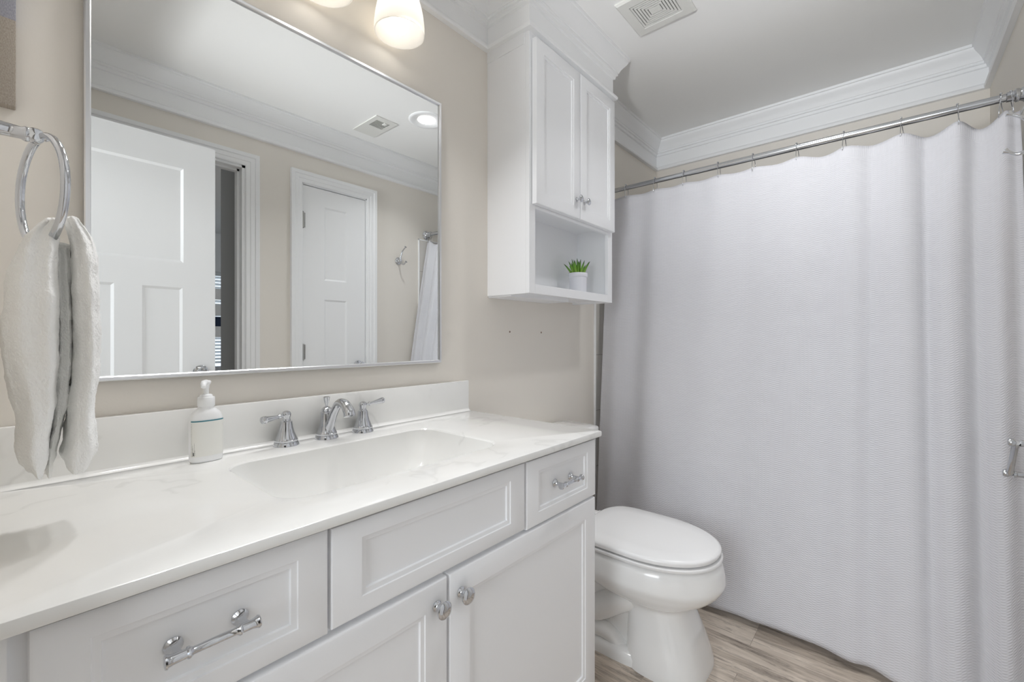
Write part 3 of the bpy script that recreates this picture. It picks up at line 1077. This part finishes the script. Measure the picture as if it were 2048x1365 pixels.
def label_patch(th0, th1, z0, z1, off, mat, name, lab=None, nn=26):
    bb = NB()
    rot = 0.06
    R = []
    for z in (z0, z1):
        r = []
        for i in range(nn):
            th = th0 + (th1 - th0) * i / (nn - 1)
            x, y = sell(0, 0, 0.0315 + off, 0.0206 + off, 2.6, th)
            r.append(Vector((SX + x * cos(rot) - y * sin(rot), SY + x * sin(rot) + y * cos(rot), ZCT + z)))
        R.append(r)
    loft(bb, R, False, False, closed=False)
    return bb


A0, A1 = radians(196), radians(352)
lb = obj('label', label_patch(A0, A1, 0.014, 0.0895, 0.0004, M_label, 'label'), M_label, t, 60)
b = label_patch(A0, A1, 0.0895, 0.0922, 0.0005, M_teal, 'line')
obj('label_stripe', b, M_teal, lb, 60)
b = NB()
for (th, z0, z1) in ((200.5, 0.016, 0.087), (206, 0.016, 0.040), (208.5, 0.016, 0.034), (217, 0.016, 0.044), (220, 0.018, 0.030)):
    z = z0
    while z < z1:
        L = random.uniform(0.0015, 0.005)
        merge(b, label_patch(radians(th), radians(th + 0.9), z, min(z + L, z1), 0.0007, None, '', nn=2))
        z += L + 0.001
merge(b, label_patch(radians(211), radians(215.5), 0.017, 0.024, 0.0007, None, '', nn=4))
obj('print', b, M_black, lb, 0)
b = NB()
pr = []
lathe(b, [(0.0150, 0.117), (0.0150, 0.121)], (SX, SY, ZCT), (0, 0, 1), 32)
lathe(b, [(0.0158, 0.121), (0.0165, 0.122), (0.0165, 0.140), (0.0155, 0.1415), (0.0125, 0.142), (0.0118, 0.145), (0.0100, 0.147), (0.0060, 0.148)], (SX, SY, ZCT), (0, 0, 1), 40)
obj('collar', b, M_plast, t)
b = NB()
lathe(b, [(0.0050, 0.146), (0.0052, 0.158), (0.0066, 0.168), (0.0092, 0.172), (0.0095, 0.1755), (0.0075, 0.1775), (0.0, 0.178)], (SX, SY, ZCT), (0, 0, 1), 28)
tube(b, spline([(SX, SY, ZCT + 0.1735), (SX - 0.006, SY - 0.012, ZCT + 0.1735), (SX - 0.011, SY - 0.025, ZCT + 0.1715), (SX - 0.013, SY - 0.031, ZCT + 0.166)], 5), [0.0062] * 11 + [0.0052] * 3 + [0.0046] * 2, 14)
obj('pump', b, M_plast, t, 50)

# ------------------------------------------------------------------ towel ring and hand towel
RX, RY, RZ, RR = 0.034, 0.905, 1.324, 0.077
t = thing('towel_ring', 'chrome towel ring on a flared post at the left edge', 'towel ring', (XL, RY, 1.40))
b = NB()
lathe(b, [(0.027, 0), (0.027, 0.004), (0.0245, 0.008), (0.0165, 0.014), (0.0115, 0.024), (0.0092, 0.040), (0.0082, 0.056), (0.0100, 0.059), (0.0100, 0.062), (0.0086, 0.064)], (XL, RY, 1.402), (1, 0, -0.03), 32)
lathe(b, [(0.0, -0.0096), (0.0075, -0.0088), (0.0096, -0.006), (0.0100, 0.0), (0.0096, 0.006), (0.0075, 0.0088), (0.0, 0.0096)], (RX, RY, 1.4005), (0, 1, 0), 24)
lathe(b, [(0.004, 0), (0.0046, 0.003), (0.0025, 0.006), (0, 0.0065)], (RX + 0.008, RY, 1.4005), (1, 0, 0), 14)
obj('post', b, M_chrome, t)
b = NB()
ph = radians(14)
pts = []
for i in range(49):
    a = 2 * pi * i / 48
    l = RR * sin(a)
    pts.append(Vector((RX - l * sin(ph) * 1.0 + 0.006, RY + l * cos(ph), RZ + RR * cos(a))))
pts = pts[:-1]
rings = []
for i in range(48):
    p = pts[i]
    tn = (pts[(i + 1) % 48] - pts[i - 1]).normalized()
    nn_ = Vector((cos(ph), sin(ph), 0))
    bn = tn.cross(nn_).normalized()
    rings.append([p + nn_ * (0.0052 * cos(2 * pi * k / 12)) + bn * (0.0048 * sin(2 * pi * k / 12)) for k in range(12)])
rings.append(rings[0])
loft(b, rings, False, False)
bmesh.ops.remove_doubles(b, verts=list(b.verts), dist=1e-6)
obj('ring', b, M_chrome, t, 60)


def px_at(u, Y):
    """world X of an image column at a given world Y (used once to lay out the towel's width)"""
    a = radians(49.3225) + math.atan((u - 1024) / 884.05)
    return Y * tan(a)


def z_at(v, u, Y):
    X = px_at(u, Y)
    T = radians(49.3225)
    return CAM_H + (675.0 - v) * (X * sin(T) + Y * cos(T)) / 884.05


b = NB()
TY = 0.895
# towel halves given as (v, left, right) outlines measured along their height
halfA = [(447, 86, 116), (462, 62, 117), (490, 40, 118), (540, 20, 118), (600, 8, 118), (660, 1, 118), (720, 4, 117), (770, 14, 114), (815, 26, 110), (850, 33, 104), (890, 28, 96), (920, 38, 96), (938, 52, 88)]
halfB = [(443, 133, 156), (455, 134, 170), (480, 138, 187), (520, 142, 193), (600, 143, 197), (680, 145, 198), (740, 144, 196), (800, 136, 190), (840, 132, 187), (880, 128, 195), (910, 122, 191), (926, 128, 178)]
halfC = [(492, 112, 146), (560, 112, 146), (640, 113, 148), (720, 112, 148), (800, 107, 140), (860, 101, 126), (910, 92, 114), (948, 90, 106)]


def lobe(tab, yc, dy, phase, nr=44, seg=64, wr=0.0035):
    v0, v1 = tab[0][0], tab[-1][0]
    L = [(a, l) for a, l, r in tab]
    R = [(a, r) for a, l, r in tab]
    rings = []
    for k in range(nr + 1):
        s = k / nr
        v = v0 + (v1 - v0) * s
        ul, ur = sinterp(L, v), sinterp(R, v)
        xl, xr = px_at(ul, TY), px_at(ur, TY)
        z = z_at(v, (ul + ur) / 2, TY)
        cx, hx_ = (xl + xr) / 2, max((xr - xl) / 2, 0.002)
        d = dy * min(1.0, 0.35 + 2.2 * s) * (1.0 + 0.10 * sin(3 * s + phase))
        ring = []
        for i in range(seg):
            th = 2 * pi * i / seg
            x, y = sell(0, 0, hx_, d, 2.5, th)
            y += wr * 1.6 * sin(3 * th + phase + 2.2 * s) * (0.3 + s) + wr * 0.8 * sin(7 * th + 2 * phase - 3 * s)
            x *= 1.0 + 0.02 * sin(5 * th + phase)
            zz_ = z + (0.004 * sin(2 * th + phase) if k in (nr - 1, nr) else 0.0)
            ring.append(Vector((cx + x, yc + y, zz_)))
        rings.append(ring)
    # rounded ends
    def shrink(r, f, dz):
        c = sum(r, Vector()) / len(r)
        return [c + (p - c) * f + Vector((0, 0, dz)) for p in r]
    top = [shrink(rings[0], f, dz) for f, dz in ((0.15, 0.006), (0.6, 0.005), (0.88, 0.003))]
    bot = [shrink(rings[-1], f, dz) for f, dz in ((0.9, -0.003), (0.6, -0.005), (0.15, -0.0055))]
    loft(b, top + rings + bot)


lobe(halfA, TY + 0.000, 0.058, 0.4)
lobe(halfB, TY + 0.004, 0.056, 2.1)
lobe(halfC, TY + 0.022, 0.030, 1.2, wr=0.002)
# the saddle where the towel passes over the bottom of the ring
rings = []
for k in range(13):
    s = k / 12
    a = pi * (1 - s)
    cx = (px_at(112, TY) + px_at(142, TY)) / 2
    x = cx + 0.016 * cos(a)
    z = z_at(505, 125, TY) + 0.012 * sin(a) + 0.004
    rings.append([Vector((x + 0.006 * cos(a) * cos(q), TY + 0.034 + 0.030 * sin(q) * 1.0, z - 0.004 + 0.006 * sin(a) * cos(q))) for q in [2 * pi * i / 20 for i in range(20)]])
loft(b, rings)
o = obj('hand_towel', b, M_terry, None, 70, loc=(0.055, TY, 0.94))
tag(o, 'white terry hand towel draped through the chrome ring', 'towel')
tex = bpy.data.textures.new('towel_crumple', 'CLOUDS')
tex.noise_scale = 0.035
md = o.modifiers.new('sub', 'SUBSURF'); md.levels = 1; md.render_levels = 3
md = o.modifiers.new('crumple', 'DISPLACE'); md.texture = tex; md.strength = 0.007; md.mid_level = 0.5; md.texture_coords = 'LOCAL'
tex = bpy.data.textures.new('towel_pile', 'CLOUDS')
tex.noise_scale = 0.0026
md = o.modifiers.new('pile', 'DISPLACE'); md.texture = tex; md.strength = 0.0017; md.mid_level = 0.5; md.texture_coords = 'LOCAL'

# ------------------------------------------------------------------ toilet
TXC = 1.537
TDY = 0.028
t = thing('toilet', 'white elongated two-piece toilet with closed lid beside the shower curtain', 'toilet', (TXC, 0.8, 0))


def egg(yf, yb, hw, z, p=2.2, n=64, back=None, x0=TXC):
    """outline: rounded front (towards -Y), squarer back"""
    out = []
    ym = yf + (yb - yf) * 0.50
    for i in range(n):
        th = 2 * pi * i / n
        c, s = cos(th), sin(th)
        if s < 0:   # front half
            x = hw * math.copysign(abs(c) ** (2 / p), c)
            y = ym + (ym - yf) * (-(abs(s) ** (2 / p)))
        else:
            pb = 3.2 if back is None else 7.0
            w = hw if back is None else hw
            x = w * math.copysign(abs(c) ** (2 / pb), c)
            if back is not None:
                x *= 1 - (1 - back / hw) * (s ** 2.5)
            y = ym + (yb - ym) * abs(s) ** (2 / pb)
        out.append(Vector((x0 + x, y, z)))
    return out


b = NB()
SEC = [(0.430, 0.90, 0.148, 0.0, 2.9), (0.432, 0.90, 0.147, 0.012, 2.9), (0.442, 0.88, 0.140, 0.05, 2.9), (0.462, 0.86, 0.128, 0.11, 2.8), (0.482, 0.86, 0.118, 0.16, 2.7), (0.493, 0.87, 0.115, 0.195, 2.6),
       (0.490, 0.89, 0.122, 0.213, 2.5), (0.462, 0.91, 0.146, 0.229, 2.3), (0.430, 0.92, 0.164, 0.246, 2.2), (0.404, 0.93, 0.180, 0.268, 2.15), (0.388, 0.94, 0.190, 0.290, 2.12), (0.385, 0.94, 0.193, 0.304, 2.1),
       (0.391, 0.94, 0.188, 0.345, 2.1), (0.398, 0.94, 0.182, 0.363, 2.1), (0.408, 0.93, 0.172, 0.370, 2.1)]
front = []
SM = []
for k in range(57):
    z_ = 0.370 * k / 56
    SM.append(tuple(sinterp([(q[3], q[c]) for q in SEC], z_) for c in (0, 1, 2)) + (z_, sinterp([(q[3], q[4]) for q in SEC], z_)))
for yf, yb, hw, z, p in SM:
    front.append(egg(yf + TDY, 0.72 + 0.23 * max(0.0, min(1.0, (z - 0.19) / 0.09)), hw, z, p))
loft(b, front)
# rear body, foot plate, deck and trapway
loft(b, [egg(0.60, 1.02, 0.094, 0.0, 3), egg(0.60, 1.03, 0.092, 0.12, 3), egg(0.60, 1.08, 0.100, 0.22, 3), egg(0.60, 1.17, 0.120, 0.30, 3), egg(0.60, 1.195, 0.150, 0.345, 3.2), egg(0.62, 1.195, 0.150, 0.372, 3.2)])
loft(b, [egg(0.55, 1.04, 0.145, 0.0, 3), egg(0.55, 1.04, 0.144, 0.022, 3), egg(0.56, 1.03, 0.136, 0.034, 3), egg(0.58, 1.00, 0.11, 0.040, 3)])
for s in (-1, 1):
    pts = spline([(TXC + s * 0.060, 0.66, 0.225), (TXC + s * 0.085, 0.74, 0.185), (TXC + s * 0.092, 0.83, 0.125), (TXC + s * 0.088, 0.91, 0.110), (TXC + s * 0.080, 0.985, 0.190), (TXC + s * 0.06, 1.02, 0.27)], 6)
    tube(b, pts, 0.047, 16)
    tube(b, spline([(TXC + s * 0.085, 0.73, 0.02), (TXC + s * 0.10, 0.78, 0.06), (TXC + s * 0.10, 0.86, 0.052), (TXC + s * 0.085, 0.95, 0.02)], 5), 0.03, 14)
obj('bowl', b, M_ceramic, t, 55)
for s in (-1, 1):
    b = NB(); lathe(b, [(0.014, 0), (0.014, 0.006), (0.010, 0.013), (0, 0.015)], (TXC + s * 0.115, 0.93, 0.030), (0, 0, 1), 18)
    obj('bolt_cap', b, M_seat, t)
b = NB()
loft(b, [egg(0.430, 0.893, 0.181, 0.3755, 2.1, back=0.14), egg(0.423, 0.896, 0.188, 0.378, 2.1, back=0.132), egg(0.422, 0.896, 0.190, 0.3850, 2.1, back=0.132), egg(0.425, 0.894, 0.187, 0.389, 2.1, back=0.14)])
obj('seat', b, M_seat, t, 50)
b = NB()
loft(b, [egg(0.450, 0.899, 0.170, 0.3950, 2.1, back=0.126), egg(0.430, 0.903, 0.187, 0.3955, 2.1, back=0.132), egg(0.426, 0.904, 0.189, 0.405, 2.1, back=0.132), egg(0.429, 0.902, 0.187, 0.411, 2.1, back=0.130), egg(0.438, 0.895, 0.180, 0.4145, 2.1, back=0.10),
         egg(0.47, 0.85, 0.12, 0.4165, 2.1, back=0.06), egg(0.58, 0.75, 0.05, 0.4175, 2.1)])
obj('lid', b, M_seat, t, 50)
for s in (-1, 1):
    b = NB()
    box(b, TXC + s * 0.075 - 0.022, TXC + s * 0.075 + 0.022, 0.885, 0.925, 0.372, 0.402, 0.006)
    obj('hinge', b, M_seat, t)
b = NB()
TB0, TB1 = 1.010, 1.205


def trect(hx, y0, y1, z, r=0.03, n=48):
    return [Vector((*srect(TXC, (y0 + y1) / 2, hx, (y1 - y0) / 2, r, 2 * pi * i / n), z)) for i in range(n)]


loft(b, [trect(0.190, 1.03, 1.20, 0.375), trect(0.200, 1.025, 1.203, 0.385), trect(0.209, 1.020, TB1, 0.42), trect(0.217, 1.016, TB1, 0.52), trect(0.226, 1.012, TB1, 0.60), trect(0.236, TB0, TB1, 0.685), trect(0.236, TB0, TB1, 0.690)])
obj('tank', b, M_ceramic, t, 45)
b = NB()
loft(b, [trect(0.232, TB0 + 0.002, TB1, 0.690), trect(0.245, TB0 - 0.008, TB1 + 0.006, 0.692), trect(0.247, TB0 - 0.010, TB1 + 0.007, 0.697), trect(0.247, TB0 - 0.010, TB1 + 0.007, 0.712), trect(0.243, TB0 - 0.006, TB1 + 0.004, 0.719),
         trect(0.228, TB0 + 0.008, TB1 - 0.01, 0.724, 0.04), trect(0.12, TB0 + 0.05, TB1 - 0.05, 0.730, 0.03)])
obj('tank_lid', b, M_ceramic, t, 45)
b = NB()
lathe(b, [(0.012, 0), (0.012, 0.006), (0.008, 0.012)], (TXC - 0.15, TB0 + 0.003, 0.63), (0, -1, 0), 18)
tube(b, [(TXC - 0.15, TB0 - 0.012, 0.63), (TXC - 0.12, TB0 - 0.014, 0.628), (TXC - 0.085, TB0 - 0.014, 0.622)], [0.006, 0.006, 0.008], 12)
obj('flush_lever', b, M_chrome, t)

# ------------------------------------------------------------------ bathtub behind the curtain
t = thing('bathtub', 'white alcove bathtub behind the shower curtain', 'bathtub', (2.52, 0.44, 0))
b = NB()
ux0, ux1, uy0, uy1 = 2.135, XR - TT - 0.001, B + TT + 0.003, D - TT - 0.003
ucx, ucy = (ux0 + ux1) / 2, (uy0 + uy1) / 2
uhx, uhy = (ux1 - ux0) / 2, (uy1 - uy0) / 2
aa = sorted(set([2 * pi * i / 96 for i in range(96)] + [math.atan2(sy * uhy, sx * uhx) % (2 * pi) for sx in (-1, 1) for sy in (-1, 1)]))


def ur(ix, iy, r, z):
    return [Vector((*srect(ucx, ucy, uhx - ix, uhy - iy, r, a), z)) for a in aa]


loft(b, [ur(0.0, 0, 0.001, 0.0), ur(0.0, 0, 0.001, 0.37), ur(0, 0, 0.002, 0.385), ur(0.003, 0.003, 0.004, 0.39), ur(0.055, 0.06, 0.10, 0.39), ur(0.063, 0.07, 0.10, 0.383), ur(0.085, 0.11, 0.11, 0.20), ur(0.11, 0.17, 0.12, 0.09), ur(0.16, 0.25, 0.12, 0.07), ur(0.30, 0.6, 0.05, 0.065)])
obj('tub_shell', b, M_tub, t, 40)

# ------------------------------------------------------------------ curtain rod, rings, curtain
RDX, RDZ = 2.172, 1.912
t = thing('shower_curtain_rod', 'straight chrome shower curtain rod spanning the tub alcove', 'curtain rod', (RDX, 0.44, RDZ))
b = NB()
tube(b, [(RDX, D - 0.001, RDZ), (RDX, 0.74, RDZ)], 0.0118, 24)
tube(b, [(RDX, 0.74, RDZ), (RDX, B + 0.02, RDZ)], 0.0130, 24)
obj('rod', b, M_steel, t, 60)
for y, s in ((D, -1), (B, 1)):
    b = NB(); lathe(b, [(0.033, 0), (0.033, 0.004), (0.029, 0.009), (0.022, 0.014), (0.019, 0.020), (0.0215, 0.024), (0.0215, 0.030), (0.0165, 0.034), (0.0155, 0.050), (0.013, 0.052)], (RDX, y, RDZ), (0, s, 0), 32)
    obj('flange', b, M_chrome, t)

HY = [1.069, 0.910, 0.765, 0.609, 0.464, 0.301, 0.143, -0.026, -0.172, -0.274, -0.296]
ORD = ['first shower hook on the rod, nearest the wall cabinet', 'second shower hook from the wall cabinet', 'third shower hook from the wall cabinet', 'fourth shower hook from the wall cabinet',
       'fifth shower hook from the wall cabinet', 'sixth shower hook, middle of the rod', 'fifth shower hook from the right wall', 'fourth shower hook from the right wall, on a tall fold',
       'third shower hook from the right wall', 'left one of the paired shower hooks by the robe hook', 'right one of the paired shower hooks by the robe hook']
for i, y in enumerate(HY):
    b = NB()
    ly = random.uniform(-0.006, 0.006)
    pts = [(RDX - 0.006, y + ly, RDZ - 0.062), (RDX - 0.014, y + ly, RDZ - 0.050), (RDX - 0.0165, y + ly * 0.6, RDZ - 0.020), (RDX - 0.0155, y, RDZ + 0.006), (RDX - 0.006, y, RDZ + 0.0165), (RDX + 0.006, y, RDZ + 0.0165),
           (RDX + 0.0155, y - 0.002, RDZ + 0.004), (RDX + 0.016, y - 0.004, RDZ - 0.018), (RDX + 0.012, y - 0.006, RDZ - 0.034), (RDX + 0.013, y - 0.006, RDZ - 0.047)]
    tube(b, spline(pts, 5), 0.00125, 8)
    for dx, dz in ((-0.010, 0.0145), (0.0, 0.0172), (0.010, 0.0145)):
        lathe(b, [(0, -0.0032), (0.0022, -0.0024), (0.0033, 0), (0.0022, 0.0024), (0, 0.0032)], (RDX + dx, y, RDZ + dz), (1, 0, 0), 12)
    o = obj('curtain_hook', b, M_chrome, None, 60, loc=(RDX, y, RDZ))
    tag(o, 'chrome wire ' + ORD[i], 'curtain hook', 'shower curtain hooks on the rod')

b = NB()
NYC, NZC = 420, 110
Y0c, Y1c = 1.168, -0.318
hooks = [1.20] + HY[:9] + [-0.285, -0.33]
BOT = [(-0.32, 1.855), (-0.15, 1.850), (0.0, 1.856), (0.10, 1.866), (0.19, 1.886), (0.32, 1.898), (0.47, 1.898), (0.62, 1.888), (0.80, 1.91), (1.0, 1.97), (1.17, 2.03)]
FOLD = [(1.09, 0.03, 0.006), (0.975, 0.045, -0.016), (0.88, 0.05, 0.008), (0.74, 0.06, -0.005), (0.62, 0.05, 0.005), (0.475, 0.035, -0.008), (0.34, 0.07, 0.008), (0.20, 0.05, -0.007), (0.115, 0.035, 0.007), (0.062, 0.022, -0.012),
        (-0.02, 0.04, 0.010), (-0.088, 0.018, -0.017), (-0.135, 0.03, 0.013), (-0.205, 0.022, -0.018), (-0.255, 0.024, 0.015), (-0.30, 0.02, -0.01)]
SAG = [0.004, 0.005, 0.006, 0.007, 0.007, 0.010, 0.016, 0.012, 0.024, 0.036, 0.010]
grid = []
uvs = []
arc = 0.0
prev = None
for i in range(NYC + 1):
    y = Y0c + (Y1c - Y0c) * i / NYC
    for k in range(len(hooks) - 1):
        if hooks[k] >= y >= hooks[k + 1]:
            ph_ = (hooks[k] - y) / (hooks[k] - hooks[k + 1])
            gap = hooks[k] - hooks[k + 1]
            break
    w = sin(pi * ph_) ** 2
    sag = SAG[k]
    ztop = 1.868 - sag * sin(pi * ph_ ** 1.25) ** 1.4
    amp = (0.004 + 0.019 * max(0.0, min(1.0, (0.30 - y) / 0.4))) * (1 if gap > 0.06 else 0.35)
    col = []
    xb = sinterp(BOT, y)
    for j in range(NZC + 1):
        s = j / NZC
        z = ztop + (0.028 + 0.004 * sin(9 * y) - ztop) * s
        x = RDX - 0.006 + (xb - RDX + 0.006) * (s ** 0.95)
        x += amp * w * math.exp(-s / 0.16) * (1 if y > 0.3 else 1.2)
        f = 0.0
        yd = y + 0.012 * s * sin(5 * y + 1.0)
        for (y0, wd_, a) in FOLD:
            f += a * math.exp(-((yd - y0) / (wd_ * (1 + 0.5 * s))) ** 2)
        x -= f * min(1.0, 0.35 + s * 2.2) * (1.0 + 0.25 * s)
        x += 0.006 * s * sin(21 * y + 0.7) * (0.3 + 0.7 * s)
        yy = y + 0.006 * s * sin(13 * y)
        col.append(Vector((x, yy, z)))
    if prev is not None:
        arc += (col[NZC // 4] - prev).length
    prev = col[NZC // 4]
    grid.append([b.verts.new(p) for p in col])
    uvs.append((arc, [1.0 - (ztop - 0.045 - p.z) for p in col]))
uvl = b.loops.layers.uv.new('UVMap')
for i in range(NYC):
    for j in range(NZC):
        f = b.faces.new((grid[i][j], grid[i][j + 1], grid[i + 1][j + 1], grid[i + 1][j]))
        for lp, (ii, jj) in zip(f.loops, ((i, j), (i, j + 1), (i + 1, j + 1), (i + 1, j))):
            lp[uvl].uv = (uvs[ii][0], uvs[ii][1][jj])
o = obj('shower_curtain', b, M_curtain, None, 180, loc=(RDX, 0.44, 1.87))
tag(o, 'white waffle-weave shower curtain hanging closed across the tub', 'curtain')
tex = bpy.data.textures.new('curtain_crease', 'CLOUDS')
tex.noise_scale = 0.09
md = o.modifiers.new('crease', 'DISPLACE'); md.texture = tex; md.strength = 0.004; md.mid_level = 0.5; md.texture_coords = 'LOCAL'
md = o.modifiers.new('thick', 'SOLIDIFY'); md.thickness = 0.0012

# ------------------------------------------------------------------ robe hook and paper holder on the near wall
HX, HZ = 1.918, 1.680
t = thing('robe_hook', 'chrome double robe hook on the near wall at the upper right edge', 'hook', (HX, B, HZ))
b = NB(); lathe(b, [(0.027, 0), (0.027, 0.004), (0.0235, 0.009), (0.014, 0.014), (0.0105, 0.020), (0.0105, 0.028), (0.008, 0.031), (0, 0.032)], (HX, B, HZ), (0, 1, 0), 32)
obj('flange', b, M_chrome, t)
b = NB()
pts = spline([(HX, B + 0.024, HZ), (HX + 0.001, B + 0.030, HZ + 0.030), (HX + 0.003, B + 0.046, HZ + 0.066), (HX + 0.006, B + 0.074, HZ + 0.090)], 7)
tube(b, pts, [0.0062 - 0.0022 * i / (len(pts) - 1) for i in range(len(pts))], 14)
lathe(b, [(0.0042, -0.004), (0.0056, 0.001), (0.0088, 0.006), (0.0090, 0.0075), (0.0, 0.0085)], pts[-1], (pts[-1] - pts[-3]), 20)
obj('upper_prong', b, M_chrome, t, 60)
b = NB()
pts = spline([(HX, B + 0.024, HZ - 0.004), (HX + 0.001, B + 0.042, HZ - 0.024), (HX + 0.003, B + 0.062, HZ - 0.030), (HX + 0.006, B + 0.080, HZ - 0.018)], 7)
tube(b, pts, [0.0062 - 0.0020 * i / (len(pts) - 1) for i in range(len(pts))], 14)
lathe(b, [(0.0042, -0.004), (0.0056, 0.001), (0.0088, 0.006), (0.0090, 0.0075), (0.0, 0.0085)], pts[-1], (pts[-1] - pts[-3]), 20)
obj('lower_prong', b, M_chrome, t, 60)

t = thing('toilet_paper_holder', 'empty chrome two-post toilet paper holder at the right edge of the photo', 'paper holder', (1.812, B, 0.79))
PA, PB = Vector((1.772, -0.2505, 0.838)), Vector((1.862, -0.2525, 0.735))
for P in (PA, PB):
    b = NB()
    lathe(b, [(0.022, 0), (0.022, 0.004), (0.019, 0.008), (0.011, 0.013), (0.0075, 0.022), (0.0070, 0.070), (0.0095, 0.073), (0.0095, 0.078)], (P.x, B, P.z), (0, 1, 0), 24)
    lathe(b, [(0.0, -0.004), (0.008, -0.002), (0.0105, 0.003), (0.0105, 0.009), (0.0085, 0.012), (0, 0.013)], (P.x, P.y + 0.002, P.z), (0, 1, 0), 24)
    obj('post', b, M_steel, t)
b = NB()
tube(b, [PA, PA + (PB - PA) * 0.1, PA + (PB - PA) * 0.12, PA + (PB - PA) * 0.88, PA + (PB - PA) * 0.9, PB], [0.0085, 0.0085, 0.0070, 0.0070, 0.0085, 0.0085], 20)
obj('bar', b, M_steel, t)

# ------------------------------------------------------------------ two old screw holes under the wall cabinet
for (x, z, lab) in ((1.405, 1.143, 'left one of the two tiny screw holes in the wall under the cabinet'), (1.625, 1.142, 'right one of the two tiny screw holes in the wall under the cabinet')):
    b = NB(); lathe(b, [(0.0042, 0), (0.0038, 0.0012), (0.0018, 0.0016), (0.0, 0.0008)], (x, D - 0.0002, z), (0, -1, 0), 16)
    o = obj('screw_hole', b, plain('wall_plug', (140, 120, 106), 0.8), None, loc=(x, D, z))
    tag(o, lab, 'screw hole', 'screw holes under the wall cabinet')
